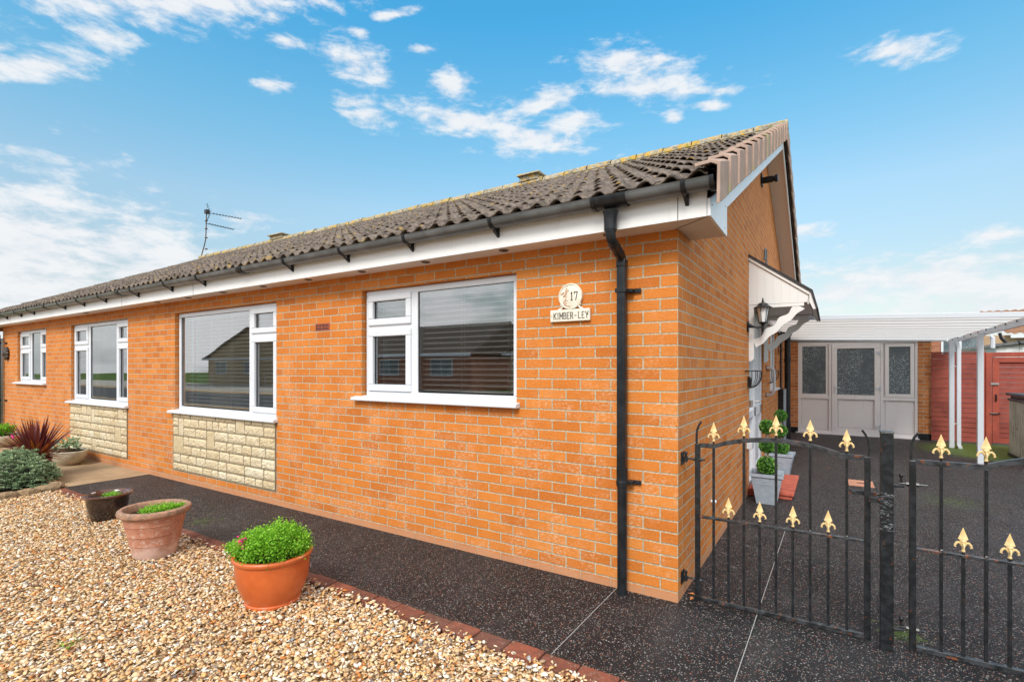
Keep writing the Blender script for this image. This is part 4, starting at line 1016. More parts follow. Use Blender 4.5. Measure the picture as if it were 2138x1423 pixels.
lit('pane', .276, .739, .905, 2.0, M_obs, SCN, .050); lit('panel', .275, .765, .10, .77, M_pinkwhite, SCN, .052)
lit('pane', 1.896, 2.262, .935, 1.958, M_obs, SCN, .040); lit('panel', 1.835, 2.30, .10, .77, M_pinkwhite, SCN, .052)
m = MB(); frame_rect(m, FR2, 1.826, 2.325, .872, 2.02, .068, .012, .068); m.build('sash', M_pinkwhite, SCN, bevel=.006)
m = MB(); bx = frame_rect(m, FR2, .856, 1.74, .045, 2.03, .10, .008, .066); bx(.956, 1.64, .80, .90); DO = m.build('door', M_pinkwhite, EX, bevel=.006)
lit('pane', .961, 1.636, .905, 1.925, M_obs, DO, .040); lit('panel', .985, 1.61, .175, .77, M_pinkwhite, DO, .040)
m = MB(); m.box(.895, .925, EY - .002, EY + .008, .93, 1.13); m.tube([(.91, EY, 1.06), (.91, EY - .045, 1.06), (1.01, EY - .045, 1.06)], .009, 8); m.build('handle', M_white, DO)
for z in (.22, 1.05, 1.83):
    m = MB(); m.box(1.655, 1.75, EY - .006, EY + .008, z - .025, z + .03); m.tube([(1.745, EY - .008, z - .06), (1.745, EY - .008, z + .05)], .012, 8); m.build('hinge', M_white, DO)
m = MB(); m.box(.15, 2.40, EY - .03, EY + .02, -.0, .022); m.build('threshold', M_pinkwhite, EX)

CP = thing('carport', 'lean-to carport with clear sheet roof on white posts beside the house', 'carport', (2.83, 7, 0))
zs = lambda x, y: 2.222 - .0355 * x - .0104 * (y - 5.1)
m = MB()
def slab(m, x0, x1, y0, y1, a, b):
    m.add([(x0, y0, zs(x0, y0) + a), (x1, y0, zs(x1, y0) + a), (x1, y1, zs(x1, y1) + a), (x0, y1, zs(x0, y1) + a), (x0, y0, zs(x0, y0) + b), (x1, y0, zs(x1, y0) + b), (x1, y1, zs(x1, y1) + b), (x0, y1, zs(x0, y1) + b)],
          [(0, 3, 2, 1), (4, 5, 6, 7), (0, 1, 5, 4), (1, 2, 6, 5), (2, 3, 7, 6), (3, 0, 4, 7)])
slab(m, .003, 2.84, 5.14, 10.16, .0, .012); m.build('roof_sheet', M_poly, CP)
m = MB(); m2 = MB(); y = 5.62
while y < 10.1:
    slab(m, .02, 2.82, y, y + .03, -.006, -.001); slab(m2, .02, 2.82, y - .010, y - .001, -.005, -.001); y += .50
m2.build('seals', M_rubber, CP)
m = MB(); slab(m, .0, 2.90, 5.10, 5.138, -.018, .045); m.build('front_fascia', M_post, CP, bevel=.003)
m = MB(); slab(m, .0, 2.88, 10.165, 10.198, -.03, .03); slab(m, .002, .03, 5.14, 10.16, -.05, .0 - .002); m.build('wall_plate', M_post, CP)
m = MB(); bb = lambda y: 2.062 + .0112 * (10.1 - y)
for a, b, c, d in ((2.845, 2.875, -.075, .0),):
    m.add([(a, 5.1, bb(5.1) - .095), (b, 5.1, bb(5.1) - .095), (b, 10.1, bb(10.1) - .07), (a, 10.1, bb(10.1) - .07), (a, 5.1, bb(5.1)), (b, 5.1, bb(5.1)), (b, 10.1, bb(10.1)), (a, 10.1, bb(10.1))],
          [(0, 3, 2, 1), (4, 5, 6, 7), (0, 1, 5, 4), (1, 2, 6, 5), (2, 3, 7, 6), (3, 0, 4, 7)])
BM = m.build('beam', M_post, CP, bevel=.003)
y = 5.62
while y < 10.1:
    m = MB(); m.box(2.835, 2.8445, y, y + .03, bb(y) - .03, bb(y) + .01); m.build('clip', M_gutter, BM); y += .5
for x0, x1, y0 in ((2.714, 2.789, 9.10), (2.753, 2.826, 7.18)):
    m = MB(); m.box(x0, x1, y0, y0 + .07, 0, bb(y0) - .09); m.box(x0 + .01, 2.844, y0 + .01, y0 + .06, bb(y0) - .11, bb(y0) - .06); m.build('post', M_post, CP, bevel=.006)
m = MB(); m.box(2.823, 2.884, 9.10, 9.16, .06, 1.86); m.prism([(2.823, 1.86), (2.884, 1.86), (2.86, 1.97), (2.80, 1.97)], 'y', 9.1, 9.16); m.prism([(2.823, .06), (2.884, .06), (2.90, .0), (2.84, .0)], 'y', 9.06, 9.16)
for z in (.45, 1.52): m.box(2.79, 2.823, 9.11, 9.14, z, z + .015)
m.build('downpipe', M_post, CP, bevel=.006)
m = MB(); m.tube([(2.90, 7.2, 1.98), (2.93, 7.2, 1.96), (2.93, 7.2, 1.80)], .03, 8); m.build('outlet', M_post, CP)

FY = 10.12
def boards(m, x0, x1, z0, z1, h, y, seed):
    rs = random.Random(seed); z = z0
    while z < z1 - .01:
        b = min(h, z1 - z); d = rs.uniform(-.002, .002)
        m.add([(x0, y - .014 + d, z), (x1, y - .014 + d, z), (x1, y + .01, z), (x0, y + .01, z), (x0, y - .002 + d, z + b - .003), (x1, y - .002 + d, z + b - .003), (x1, y + .01, z + b - .003), (x0, y + .01, z + b - .003)],
              [(0, 3, 2, 1), (4, 5, 6, 7), (0, 1, 5, 4), (1, 2, 6, 5), (2, 3, 7, 6), (3, 0, 4, 7)]); z += b
FN = thing('fence', 'red stained boarded fence behind the carport posts', 'fence', (3, FY, 0))
m = MB(); boards(m, 2.585, 3.36, .02, 1.80, .098, FY, 1); m.build('boards', M_red, FN)
m = MB(); m.box(2.585, 3.36, FY - .02, FY + .02, 1.80, 1.825); m.build('top_rail', M_red, FN)
m = MB(); m.box(3.362, 3.41, FY - .03, FY + .04, 0, 1.83); m.build('post', M_redgate, FN, bevel=.004)
m = MB(); boards(m, 4.56, 8.0, .02, 1.80, .098, FY, 5); m.build('boards', M_red, FN)
FG = thing('fence_gate', 'bright red boarded garden gate in a heavy red frame', 'gate', (3.9, FY, 0))
m = MB(); frame_rect(m, lambda u, d, z: (u, FY + d, z), 3.415, 4.55, -.1, 1.80, .085, -.045, .03); m.build('frame', M_redgate, FG, bevel=.004)
m = MB(); frame_rect(m, lambda u, d, z: (u, FY + d, z), 3.51, 4.46, .03, 1.705, .10, -.032, .0); m.build('ledge', M_redgate, FG, bevel=.003)
m = MB(); boards(m, 3.61, 4.36, .04, 1.61, .098, FY + .005, 9); m.build('boards', M_red, FG)
m = MB(); m.box(3.48, 3.60, FY - .06, FY - .046, 1.17, 1.21); m.build('bolt', M_silver, FG)
m = MB(); m.box(3.47, 3.62, FY - .06, FY - .046, .60, .62); m.tube([(3.47, FY - .06, .61), (3.58, FY - .06, .61)], .012, 8); m.build('lock_bolt', M_black, FG)
m = MB(); m.tube([(3.56, FY - .034, .98), (3.56, FY - .07, .95), (3.56, FY - .07, .88), (3.56, FY - .034, .85)], .012, 8); m.build('handle', M_black, FG)
m = MB(); m.box(3.98, 4.44, FY - .045, FY - .034, 1.545, 1.575); m.build('strap_hinge', M_black, FG)
SB = thing('storage_box', 'large grey ribbed plastic storage box with charcoal lid', 'storage box', (3.9, 7.8, 0))
m = MB(); m.box(3.42, 4.6, 7.1, 8.58, .03, .98)
m.build('body', M_shed, SB, bevel=.01)
m = MB()
for i in range(12): m.box(3.408, 3.42, 7.13 + i * .12, 7.215 + i * .12, .06, .93)
m.build('ribs', M_shed, SB, bevel=.006)
m = MB(); m.box(3.38, 4.64, 7.06, 8.62, 1.03, 1.075); m.box(3.40, 4.62, 7.08, 8.60, .94, .985); m.box(3.43, 4.6, 7.12, 8.56, .985, 1.03); m.build('lid', M_shedlid, SB, bevel=.008)
m = MB(); m.box(3.40, 4.62, 7.08, 8.60, .0, .045); m.build('base', M_rubber, SB)

# houses beyond the fence
B1 = thing('brick_house', 'brick house with white window seen over the red fence', 'house', (5, 22, 0))
m = MB(); m.box(3.4, 5.66, 22, 30, 0, 3.35); m.build('wall', M_brickfar, B1)
m = MB(); m.box(4.45, 5.56, 21.95, 22.0, 1.9, 2.75); q = m.build('window', M_white, B1)
m = MB(); m.box(4.52, 4.96, 21.93, 21.95, 1.98, 2.68); m.box(5.05, 5.49, 21.93, 21.95, 1.98, 2.68); m.build('pane', M_obs, q)
m = MB(); m.box(3.3, 5.70, 21.7, 30, 3.352, 3.45); m.build('roof', M_fartile, B1)
B2 = thing('rendered_house', 'tan rendered house with brown pantile roof beyond the fence gate', 'house', (8, 22, 0))
m = MB(); m.box(5.70, 14, 22.2, 30, 0, 2.72); m.build('wall', M_render, B2)
m = MB(); m.box(6.38, 14, 21.85, 21.9, 2.60, 2.70); m.box(6.83, 6.9, 22.1, 22.19, 1.4, 2.60); m.build('gutter', M_white, B2)
m = MB(); m.box(7.35, 8.4, 22.13, 22.2, 1.6, 2.55); m.build('window', M_white, B2)
m = MB()
nn = 90; vs = []; fs = []
for r_ in range(9):
    for e in (0, 1):
        for i in range(nn + 1):
            t = (r_ + e) / 9; vs.append((6.3 + 7.9 * i / nn, 21.85 + 4.2 * t, 2.71 + 1.25 * t + (.05 if e == 0 else 0) + .035 * math.sin(i * 2.1)))
for r_ in range(18 - 1):
    for i in range(nn): fs.append((r_ * (nn + 1) + i, r_ * (nn + 1) + i + 1, (r_ + 1) * (nn + 1) + i + 1, (r_ + 1) * (nn + 1) + i))
m.add(vs, fs); m.build('roof', M_fartile, B2)
m = MB(); m.tube([(5.9, 21.0, 2.75), (5.95, 21.0, 2.55), (6.1, 21.0, 2.35), (6.2, 21.0, 2.3)], .05, 8); m.tube([(5.85, 20.9, 1.6), (5.85, 20.9, 2.35)], .035, 8); m.build('vent_pipe', M_black, B2)
GA = thing('garage', 'low white painted garage with dark gutter just over the fence gate', 'garage', (6, 14, 0))
m = MB(); m.prism([(4.36, 0), (9, 0), (9, 2.60), (4.36, 2.02)], 'y', 14, 18); m.build('wall', M_blockw, GA)
m = MB(); m.prism([(4.30, 2.03), (9, 2.63), (9, 2.73), (4.30, 2.10)], 'y', 13.9, 18); m.build('roof_edge', M_gutter, GA)
m = MB()
for i in range(8): m.box(4.37 + i * .42, 4.375 + i * .42, 13.996, 14.0, 1.0, 2.0 + i * .05)
m.box(4.36, 9, 13.995, 14.0, 1.88, 1.895); m.build('joint', M_gutter, GA)
m = MB()
for i in range(4): x = 4.75 + i * .5; m.tube([(x, 13.93, 2.12 + (x - 4.3) * .125), (x + .04, 13.86, 2.04 + (x - 4.3) * .125), (x + .12, 13.9, 2.03 + (x - 4.3) * .125)], .02, 6)
m.build('bracket', M_black, GA)
# bungalows across the road, mirrored in the windows
def bung(x0, x1, y, lab, wallm, gable):
    B = thing('opposite_bungalow', lab, 'house', ((x0 + x1) / 2, y, 0), 'bungalows across the road')
    m = MB(); m.box(x0, x1, y - 9, y, 0, 2.5); 
    if gable: m.quad((x0, y, 2.5), (x1, y, 2.5), ((x0 + x1) / 2, y, 5.2))
    m.build('wall', wallm, B)
    m = MB()
    if gable: xm = (x0 + x1) / 2; m.prism([(x0 - .4, 2.35), (xm, 5.15), (x1 + .4, 2.35), (x1 + .4, 2.5), (xm, 5.32), (x0 - .4, 2.5)], 'y', y - 9.2, y + .3)
    else: m.prism([(y + .4, 2.4), (y - 4.5, 4.9), (y - 9.4, 2.4)], 'x', x0 - .2, x1 + .2)
    m.build('roof', M_tile, B)
    m = MB(); m.box(x0 - .2, x1 + .2, y + .4, y + .43, 2.3, 2.5) if not gable else m.box(x0 - .4, x1 + .4, y + .3, y + .33, 2.3, 2.42); m.build('fascia', M_white, B)
    n = max(2, int((x1 - x0) / 4))
    for i in range(n):
        xc = x0 + (x1 - x0) * (i + .5) / n
        m = MB(); m.box(xc - .95, xc + .95, y, y + .04, .95, 2.15); q = m.build('window', M_white, B)
        m = MB(); m.box(xc - .88, xc - .05, y + .04, y + .05, 1.02, 2.08); m.box(xc + .03, xc + .88, y + .04, y + .05, 1.02, 2.08); m.build('pane', M_obs, q)
bung(-16, -5, -23, 'buff bungalow with gable nearest across the road, mirrored in the near window', M_render, True)
bung(-34, -19, -23, 'brick bungalow across the road mirrored in the second window', M_brickfar, False)
bung(-52, -37, -23, 'buff bungalow with gable farthest along the road, mirrored at left', M_render, True)
bung(-1, 12, -23, 'brick bungalow straight behind the viewer across the road', M_brickfar, False)

# ------------------------------------------------------------------ small ground things
ST = tag(MB().box(.004, .455, 3.22, 4.30, 0, .045).build('door_step', M_step, bevel=.008), 'low red slab step outside the side door', 'step')
m = MB(); m.box(.004, .475, 3.20, 4.32, .046, .088); m.build('slab', M_step, ST, bevel=.008)
m = MB(); m.box(1.02, 1.29, 4.45, 4.85, .0, .006); DC = tag(m.build('drain_cover', M_cover, bevel=.002), 'small salmon coloured drain cover in the dark driveway', 'drain cover')
m = MB(); m.box(1.11, 1.20, 4.63, 4.67, .0062, .008); m.build('keyhole', M_dark, DC)
for i, (x, y, lab) in enumerate(((.045, .17, 'orange fallen leaf nearest the gate hinge at the wall foot'), (.062, .10, 'orange fallen leaf lying by the brick corner'), (.80, 5.6, 'small orange fallen leaf far up the dark driveway'))):
    m = MB(); a = i * 1.3; c_, s_ = math.cos(a), math.sin(a)
    pts = [(-.022, 0, 0), (0, -.011, .006), (.024, 0, .002), (.004, .013, .008)]
    m.quad(*[(x + p[0] * c_ - p[1] * s_, y + p[0] * s_ + p[1] * c_, .003 + p[2]) for p in pts]); tag(m.build('fallen_leaf', M_leafdead), lab, 'leaf', 'fallen leaves')

# topiary in square planters
def topiary(loc, label, rot):
    T = thing('potted_topiary', label, 'potted plant', loc, 'topiary trees beside the side door')
    m = MB(); a, b, h = .100, .166, .335
    def ring(h0, r0): return [(-r0, -r0, h0), (r0, -r0, h0), (r0, r0, h0), (-r0, r0, h0)]
    lev = [(0, a), (.205, a + (b - .012 - a) * .62)]
    rr = lambda z: a + (b - .010 - a) * z / h
    L = [(0, rr(0))]
    for k in range(4):
        z0 = .215 + k * .017; L += [(z0, rr(z0)), (z0 + .002, rr(z0) + .0035), (z0 + .011, rr(z0) + .0045), (z0 + .013, rr(z0 + .013))]
    L += [(.30, rr(.30)), (.302, b), (h, b), (h, b - .014), (.27, b - .03)]
    vs = []; fs = []
    for z, r_ in L: vs += ring(z, r_)
    for i in range(len(L) - 1):
        for k in range(4): fs.append((i * 4 + k, i * 4 + (k + 1) % 4, i * 4 + 4 + (k + 1) % 4, i * 4 + 4 + k))
    fs.append((3, 2, 1, 0)); m.add(vs, fs); m.build('planter', M_planter, T, local=True)
    m = MB(); m.quad((-.14, -.14, .285), (.14, -.14, .285), (.14, .14, .285), (-.14, .14, .285)); m.build('soil', M_soil, T, local=True)
    m = MB(); m.tube([(0, 0, .28), (.006, 0, .5), (-.004, .003, .72), (0, 0, .84)], .010, 8); m.tube([(.018, .01, .28), (.012, .01, .80)], .005, 6); m.build('stem', M_bark, T, local=True, smooth=True)
    for cz, r_ in ((.405, .098), (.628, .077), (.838, .073)):
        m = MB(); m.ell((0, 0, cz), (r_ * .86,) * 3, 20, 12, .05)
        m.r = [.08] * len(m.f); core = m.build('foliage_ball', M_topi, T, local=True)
        n = int(2600 * (r_ / .1) ** 2); d = unit(RNG.normal(size=(n, 3))); rad = r_ * (RNG.uniform(.78, 1.02, n) ** .6 + .02 * np.sin(d[:, 0] * 11 + cz * 9) * np.sin(d[:, 2] * 12))
        P = d * rad[:, None] + np.array([0, 0, cz]); Dr = d * .8 + RNG.normal(size=(n, 3)) * .55 + np.array([0, 0, .25])
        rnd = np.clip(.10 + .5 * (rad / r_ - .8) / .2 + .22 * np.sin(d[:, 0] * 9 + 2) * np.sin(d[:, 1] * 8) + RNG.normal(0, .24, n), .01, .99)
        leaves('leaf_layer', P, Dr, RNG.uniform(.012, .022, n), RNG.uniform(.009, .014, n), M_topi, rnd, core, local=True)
    T.rotation_euler.z = rot
    return T
topiary((.225, 2.99, 0), 'three ball topiary in the nearer grey square planter', .03)
topiary((.245, 4.56, 0), 'three ball topiary in the farther grey square planter', -.04)

# round pots
def pot(name, label, c, prof, mat, rim=None, rimmat=None, soilr=.18, soilz=.27, n=64):
    P = thing(name, label, 'potted plant', (c[0], c[1], 0))
    m = MB(); m.lathe(prof, c[0], c[1], n); b = m.build('pot', mat, P, smooth=True)
    if rim:
        m = MB(); m.lathe(rim, c[0], c[1], n); m.build('rim', rimmat, b, smooth=True)
    m = MB(); m.lathe([(0, soilz + .01), (soilr * .6, soilz + .008), (soilr, soilz)], c[0], c[1], 30); m.build('soil', M_soil, P)
    return P
def sprigs(name, c, rx, ry, zf, n, per, mat, par, leaf=(.010, .016), spread=.02, stems=True, bright=.0, keep=None):
    Ps = []; Ds = []; Rr = []; m = MB()
    for i in range(n):
        a, q = random.uniform(0, 6.283), random.random() ** .5
        x, y = q * math.cos(a), q * math.sin(a)
        if keep and not keep(x, y): continue
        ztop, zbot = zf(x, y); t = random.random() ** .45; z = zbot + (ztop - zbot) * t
        p = np.array([c[0] + x * rx, c[1] + y * ry, z])
        if stems and random.random() < .25: m.tube([(c[0] + x * rx * .7, c[1] + y * ry * .7, zbot), tuple(p)], .0012, 3, caps=False)
        for k in range(per):
            Ps.append(p + np.random.default_rng(i * 31 + k).normal(0, spread * .5, 3)); 
            Ds.append([math.cos(k * 2.4) + x * .6, math.sin(k * 2.4) + y * .6, random.uniform(-.1, .9)])
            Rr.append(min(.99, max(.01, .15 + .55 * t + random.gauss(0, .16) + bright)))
    Ps = np.array(Ps); L = RNG.uniform(leaf[0], leaf[1], len(Ps))
    f = leaves(name, Ps, np.array(Ds), L, L * .8, mat, np.array(Rr), par)
    if stems and m.v: m.build('stems', M_stem, f)
    return f
OC = (-2.217, -1.346)
PO = pot('potted_plant', 'bright orange glazed pot overflowing with lime green foliage', OC,
    [(0, .0), (.160, 0), (.166, .004), (.166, .018), (.160, .024), (.176, .055), (.197, .10), (.212, .15), (.219, .20), (.221, .25), (.221, .278), (.232, .283), (.238, .292), (.238, .304), (.231, .312), (.214, .312), (.206, .30), (.205, .24), (.0, .20)], M_orangepot, soilr=.205, soilz=.285)
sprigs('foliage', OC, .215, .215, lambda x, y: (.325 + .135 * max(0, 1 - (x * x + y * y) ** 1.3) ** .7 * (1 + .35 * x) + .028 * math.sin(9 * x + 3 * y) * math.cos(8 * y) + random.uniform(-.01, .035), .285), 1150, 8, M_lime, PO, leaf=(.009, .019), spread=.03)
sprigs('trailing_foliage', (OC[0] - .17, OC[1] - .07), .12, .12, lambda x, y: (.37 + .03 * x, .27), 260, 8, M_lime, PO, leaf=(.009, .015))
m = MB(); m2 = MB(); m3 = MB()
fl = (-2.268, -1.512, .412)
m3.tube([(-2.20, -1.43, .30), (-2.25, -1.49, .37), fl], .002, 5)
for i in range(34):
    p = [fl[k] + random.gauss(0, (.018, .015, .014)[k]) for k in range(3)]
    (m if i % 4 else m2).ell(p, (.008, .008, .005), 7, 4, .2)
FLW = m.build('flower', M_pink, PO); m2.build('red_petals', M_redpet, FLW); m3.build('flower_stem', M_stem, FLW)
TC = (-3.750, -1.386)
PT = pot('potted_plant', 'weathered ribbed terracotta pot with thick mossy rim and small green shoots', TC,
    [(0, 0), (.136, 0), (.141, .006), (.163, .10), (.166, .112), (.170, .115), (.169, .122), (.180, .175), (.182, .186), (.186, .190), (.185, .197), (.197, .255), (.199, .266), (.203, .270), (.202, .277), (.212, .325), (.213, .338)], M_terrapot,
    [(.213, .334), (.234, .336), (.245, .346), (.249, .362), (.245, .378), (.232, .387), (.214, .386), (.204, .376), (.198, .34), (.19, .28)], M_terrarim, .2, .33)
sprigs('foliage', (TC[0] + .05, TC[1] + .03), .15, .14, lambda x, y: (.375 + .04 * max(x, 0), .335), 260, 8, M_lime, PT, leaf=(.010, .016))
DC_ = (-5.248, -1.183)
PD = pot('potted_plant', 'shiny dark brown glazed pot with a few green seedlings', DC_,
    [(0, 0), (.128, 0), (.132, .005), (.138, .03), (.156, .09), (.168, .15), (.172, .19), (.171, .215), (.178, .228)], M_darkpot,
    [(.176, .226), (.192, .232), (.201, .242), (.200, .252), (.190, .256), (.178, .248), (.168, .225), (.163, .19)], M_darkrim, .165, .205)
sprigs('foliage', (DC_[0] + .045, DC_[1] + .02), .11, .06, lambda x, y: (.245, .21), 70, 7, M_lime, PD, leaf=(.010, .015))
# pot weeds in the gravel
for i, (x, y, lab) in enumerate(((-2.62, -2.25, 'tiny green weed in gravel near bottom left corner'), (-1.55, -2.05, 'tiny green weed in gravel in front of the orange pot'))):
    f = sprigs('weed', (x, y), .03, .03, lambda a, b: (.025, .003), 8, 5, M_lime, None, leaf=(.008, .014), stems=False); tag(f, lab, 'weed', 'weeds in the gravel')

# shrubs at the left
SH = thing('shrub', 'low grey green shrub of tight leaf rosettes beside the stones', 'shrub', (-8.05, -1.2, 0))
def shrub(c, rx, ry, rz, n):
    Ps = []; Ds = []; Rr = []
    for i in range(n):
        d = RNG.normal(size=3); d[2] = abs(d[2]) * .9 - .12; d /= np.linalg.norm(d)
        k = 1 + .10 * math.sin(d[0] * 7 + d[1] * 5) + .07 * math.sin(d[2] * 13 + d[0] * 9); k *= RNG.uniform(.82, 1.05)
        p = np.array([c[0] + d[0] * rx * k, c[1] + d[1] * ry * k, max(.03, c[2] + d[2] * rz * k)])
        nn = unit(np.array([d + np.array([0, 0, .45])]))[0]; sh = RNG.normal(0, .12)
        for j in range(15):
            t = j / 15; a = j * 2.4; side = np.array([math.cos(a), math.sin(a), 0]); Ds.append(nn * (1.1 - t) * .8 + side * (.35 + .75 * t)); Ps.append(p + nn * .012 * (1 - t)); Rr.append(min(.99, max(.01, .78 - .5 * t + sh + RNG.normal(0, .08))))
    Ps = np.array(Ps)
    leaves('foliage', Ps, np.array(Ds), RNG.uniform(.024, .040, len(Ps)), .013, M_hebe, np.array(Rr), SH)
shrub((-8.05, -1.22, .06), .56, .38, .34, 1500)
m = MB(); m.ell((-8.05, -1.22, .06), (.44, .28, .26), 20, 10, .1); m.r = [.02] * len(m.f); m.build('inner_twigs', noisy('dark_twigs', (.035, .028, .018), (.02, .03, .015), 30, .9), SH)
CD = thing('cordyline', 'spiky dark red cordyline with orange inner blades in a black pot', 'plant', (-8.35, -.93, 0))
m = MB(); m.lathe([(0, 0), (.13, 0), (.165, .24), (.175, .24), (.175, .265), (.155, .265), (.15, .2), (0, .2)], -8.35, -.93, 32); m.build('pot', M_black, CD, smooth=True)
def swords():
    V = []; F = []; Rn = []; c = 0
    for i in range(190):
        a = RNG.uniform(0, 6.283); el = RNG.uniform(.08, 1.45) if i > 60 else RNG.uniform(.5, 1.5)
        L_ = RNG.uniform(.38, .64) * (1 if el > .5 else .9); w_ = RNG.uniform(.010, .017); droop = RNG.uniform(.1, .5) * (1.2 - el * .6)
        orange = (i % 3 == 0 and el < 1.25); 
        if orange: L_ *= .55; w_ *= 1.3
        rv = min(.98, max(.02, (RNG.uniform(.75, .98) if orange else RNG.uniform(.05, .6))))
        o = np.array([-8.35 + .05 * math.cos(a), -.93 + .05 * math.sin(a), .26])
        h = np.array([math.cos(a), math.sin(a), 0]); sd = np.array([-math.sin(a), math.cos(a), 0]); e = el
        p = o.copy(); nseg = 7
        for k in range(nseg + 1):
            t = k / nseg; ww = w_ * (1 - t ** 2.2) * (.6 + .8 * min(t * 3, 1)) + .0006
            up_ = np.array([0, 0, 1]) * ww * .35
            V += [p - sd * ww + up_, p, p + sd * ww + up_]
            e -= droop / nseg * 1.3; p = p + (h * math.cos(e) + np.array([0, 0, 1]) * math.sin(e)) * L_ / nseg
        for k in range(nseg):
            b = c + k * 3; F += [(b, b + 1, b + 4, b + 3), (b + 1, b + 2, b + 5, b + 4)]; Rn += [rv, rv]
        c += (nseg + 1) * 3
    npmesh('blades', np.array(V), np.array(F), M_cord, np.array(Rn), CD)
swords()
m = MB()
for i in range(9): m.ell((-8.92 + random.uniform(-.08, .12), -.95 + random.uniform(-.08, .08), .50 + random.uniform(-.05, .06)), (.018, .018, .014), 7, 4, .2)
m2 = MB(); m2.tube([(-8.9, -.95, .0), (-8.92, -.95, .5)], .004, 5); m2.tube([(-8.85, -.93, .0), (-8.83, -.97, .54)], .004, 5)
PF = tag(m2.build('pink_flower', M_stem), 'small pink flower heads rising left of the red cordyline', 'flower'); m.build('petals', M_pink, PF)
# stone planters
def oval(x, y, rx, ry, lab, seed, nn):
    P = thing('stone_planter', lab, 'planter', (x, y, 0))
    m = MB(); m.lathe([(0, .0), (.62, .0), (.80, .06), (.95, .14), (1.0, .20), (1.0, .222), (.93, .225), (.88, .19), (.0, .17)], x, y, 48, rx, ry); m.build('bowl', M_stonepot, P, smooth=True)
    m = MB(); m.lathe([(0, .205), (.88, .195)], x, y, 30, rx, ry); m.build('soil', M_soil, P)
    random.seed(seed); sprigs('foliage', (x + .12, y), rx * .6, ry * .6, lambda a, b: (.36 + .05 * math.sin(a * 9), .21), nn, 7, M_hebe if seed == 3 else M_lime, P, leaf=(.02, .05))
oval(-9.33, -.34, .50, .25, 'oval pale stone planter behind the red cordyline', 3, 60)
oval(-12.7, -.34, .55, .27, 'oval pale stone planter with green plant at the far left edge', 4, 240)
for i, (x, y, a, sx, lab) in enumerate(((-7.38, -.985, .2, .13, 'small pointed rock at the end of the stone row by the paver edging'), (-7.22, -1.12, .9, .14, 'rounded brown rock second from the paver edging'), (-7.18, -1.30, 1.4, .13, 'flat brown rock in the middle of the stone row'), (-7.17, -1.50, 1.5, .14, 'brown rock under the grey green shrub'), (-7.15, -1.72, 1.6, .15, 'brown rock at the left frame end of the stone row'), (-7.5, -.99, .1, .09, 'brown rock tucked behind the pointed one'))):
    m = MB(); m.ell((0, 0, 0), (sx, .065, .055), 12, 8, .10); o = m.build('edging_rock', M_rock, None, local=True, smooth=False, loc=(x, y, .02)); o.rotation_euler.z = a; tag(o, lab, 'rock', 'rocks edging the bed')

# ------------------------------------------------------------------ sky, sun, camera
W = D.worlds.new('World'); SC.world = W; W.use_nodes = True; nt = W.node_tree; nt.nodes.clear()
SUN_EL, SUN_AZ = R(44), R(168)      # azimuth clockwise from +Y
out = nd(nt, 'ShaderNodeOutputWorld'); bg = nd(nt, 'ShaderNodeBackground', {'Strength': .15})
nt.links.new(bg.outputs[0], out.inputs[0])
sky = nd(nt, 'ShaderNodeTexSky', sky_type='NISHITA', sun_disc=False, sun_elevation=SUN_EL, sun_rotation=SUN_AZ, altitude=0, air_density=1.0, dust_density=.6, ozone_density=2.0)
dv = nd(nt, 'ShaderNodeTexCoord').outputs['Generated']
sx, sy, sz = nd(nt, 'ShaderNodeSeparateXYZ', {0: dv}).outputs
az = mth(nt, 'ARCTAN2', sx, sy); el = mth(nt, 'ARCSINE', sz)
ae = nd(nt, 'ShaderNodeCombineXYZ', {0: az, 1: el, 2: 0.0}).outputs[0]
CL = CLOUDS = [(-1.164, 0.537, 0.271, 0.02, 0.27), (-1.246, 0.474, 0.042, 0.014, 0.22), (-1.319, 0.414, 0.086, 0.013, 0.33), (-1.358, 0.42, 0.023, 0.006, 0.36), (-1.329, 0.175, 0.15, 0.072, 0.17), (-1.237, 0.185, 0.115, 0.055, 0.15), (-1.17, 0.165, 0.085, 0.045, 0.12), (-1.329, 0.11, 0.25, 0.07, 0.11), (-1.045, 0.25, 0.034, 0.013, 0.12), (-0.863, 0.527, 0.066, 0.019, -0.14), (-0.983, 0.536, 0.03, 0.007, 0.03), (-1.011, 0.47, 0.033, 0.009, 0.1), (-0.871, 0.468, 0.044, 0.009, 0.13), (-0.845, 0.448, 0.058, 0.012, -0.01), (-0.681, 0.512, 0.043, 0.014, 0.05), (-0.657, 0.457, 0.141, 0.02, -0.04), (-0.515, 0.431, 0.123, 0.022, -0.06), (-0.338, 0.534, 0.104, 0.018, -0.1), (-0.293, 0.496, 0.116, 0.017, -0.15), (-0.19, 0.476, 0.071, 0.006, -0.12), (-0.19, 0.452, 0.035, 0.006, -0.15), (-0.496, 0.485, 0.068, 0.016, 0.2), (-0.439, 0.456, 0.056, 0.011, -0.05), (0.094, 0.465, 0.059, 0.012, -0.25), (0.088, 0.451, 0.028, 0.007, -0.29), (-0.026, 0.226, 0.032, 0.011, -0.13), (0.201, 0.188, 0.03, 0.009, -0.17), (0.14, 0.133, 0.129, 0.032, -0.11), (0.019, 0.13, 0.087, 0.027, -0.08), (0.203, 0.088, 0.151, 0.034, -0.08), (-0.794, 0.6, 0.043, 0.005, 0.24), (-0.251, 0.443, 0.019, 0.007, -0.12), (-0.472, 0.409, 0.038, 0.006, -0.03), (-0.858, 0.567, 0.016, 0.006, 0.14), (-0.741, 0.557, 0.028, 0.005, 0.08), (-0.126, 0.178, 0.031, 0.01, -0.08), (-1.195, 0.159, 0.087, 0.034, 0.11)]
blob = None
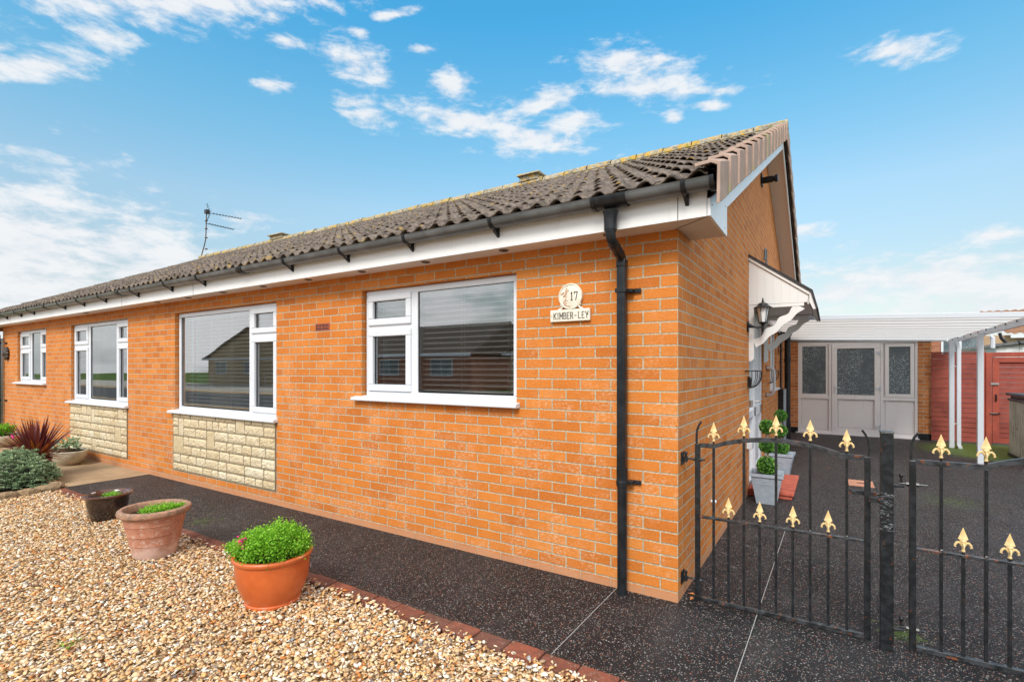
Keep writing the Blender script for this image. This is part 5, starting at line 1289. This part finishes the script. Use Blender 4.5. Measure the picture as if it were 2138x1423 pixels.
for a0, e0, sa, se, rot in CL:
    mp = nd(nt, 'ShaderNodeMapping', {'Vector': ae, 'Location': (a0, e0, 0), 'Rotation': (0, 0, rot), 'Scale': (sa * 1.35, se * 1.9, 1)}, vector_type='TEXTURE').outputs[0]
    l = nd(nt, 'ShaderNodeVectorMath', {0: mp}, operation='LENGTH').outputs['Value']
    v = mth(nt, 'SUBTRACT', 1.0, l)
    blob = v if blob is None else mth(nt, 'MAXIMUM', blob, v)
blob = mth(nt, 'MAXIMUM', blob, -1.0)
nv = nd(nt, 'ShaderNodeMapping', {'Vector': ae, 'Scale': (1, 2.6, 1)}).outputs[0]
n1_ = nd(nt, 'ShaderNodeTexNoise', {'Vector': nv, 'Scale': 15.0, 'Detail': 11.0, 'Roughness': .64, 'Distortion': .2}).outputs[0]
dens = sst(nt, mth(nt, 'ADD', blob, mth(nt, 'MULTIPLY', mth(nt, 'SUBTRACT', n1_, .5), 3.0)), .0, 1.0)
# unseen cloud added behind, overhead and at right to light gable and windows
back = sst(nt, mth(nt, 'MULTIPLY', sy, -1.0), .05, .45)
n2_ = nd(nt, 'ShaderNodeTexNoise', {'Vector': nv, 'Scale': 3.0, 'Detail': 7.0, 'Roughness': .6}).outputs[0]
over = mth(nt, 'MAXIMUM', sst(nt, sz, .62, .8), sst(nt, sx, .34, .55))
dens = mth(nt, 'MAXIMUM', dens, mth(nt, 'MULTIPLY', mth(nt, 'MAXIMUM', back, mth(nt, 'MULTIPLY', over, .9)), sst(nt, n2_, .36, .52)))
haze = mth(nt, 'MULTIPLY', sst(nt, el, .17, .0), .75)
tone = mix(nt, sst(nt, n1_, .35, .62), (2.45, 2.55, 2.72), (2.75, 2.8, 2.86))
skc = mix(nt, 1.0, sky.outputs[0], ramp(nt, mth(nt, 'DIVIDE', el, .7), [(0, (.42, .37, .32)), (.22, (.54, .48, .39)), (.42, (.67, .69, .57)), (.62, (.47, .78, .70)), (.86, (.25, .81, .84)), (1, (.24, .80, .85))]), 'MULTIPLY')
skc = mix(nt, haze, skc, (2.3, 2.58, 2.8))
tone = mix(nt, mth(nt, 'MAXIMUM', back, over), tone, (4.5, 4.5, 4.6))  # added off-frame cloud made brighter than the visible cloud, as fill light
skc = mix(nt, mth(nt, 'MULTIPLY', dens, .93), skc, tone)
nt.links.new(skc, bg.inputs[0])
sd = D.lights.new('sun', 'SUN'); sd.energy = 1.5; sd.angle = R(22); sd.color = (1.0, .94, .86)
so_ = D.objects.new('sun', sd); COL.objects.link(so_); so_.location = (-4, -8, 12)
dirv = Vector((math.sin(SUN_AZ) * math.cos(SUN_EL), math.cos(SUN_AZ) * math.cos(SUN_EL), math.sin(SUN_EL)))
so_.rotation_euler = (-dirv).to_track_quat('-Z', 'Y').to_euler()
cd = D.cameras.new('camera'); cd.lens = 1050 / 2138 * 36; cd.sensor_width = 36; cd.sensor_fit = 'HORIZONTAL'; cd.shift_y = 57.5 / 2138; cd.clip_start = .05; cd.clip_end = 1000
co = D.objects.new('camera', cd); COL.objects.link(co); co.location = (.8133, -3.2629, 1.487); co.rotation_euler = (R(90), 0, math.atan(663 / 1050)); SC.camera = co
vs_ = SC.view_settings; vs_.view_transform = 'Standard'; vs_.look = 'None'; vs_.exposure = 1.15; vs_.gamma = 1
SC.cycles.max_bounces = 8; SC.cycles.transparent_max_bounces = 12; SC.cycles.use_denoising = True
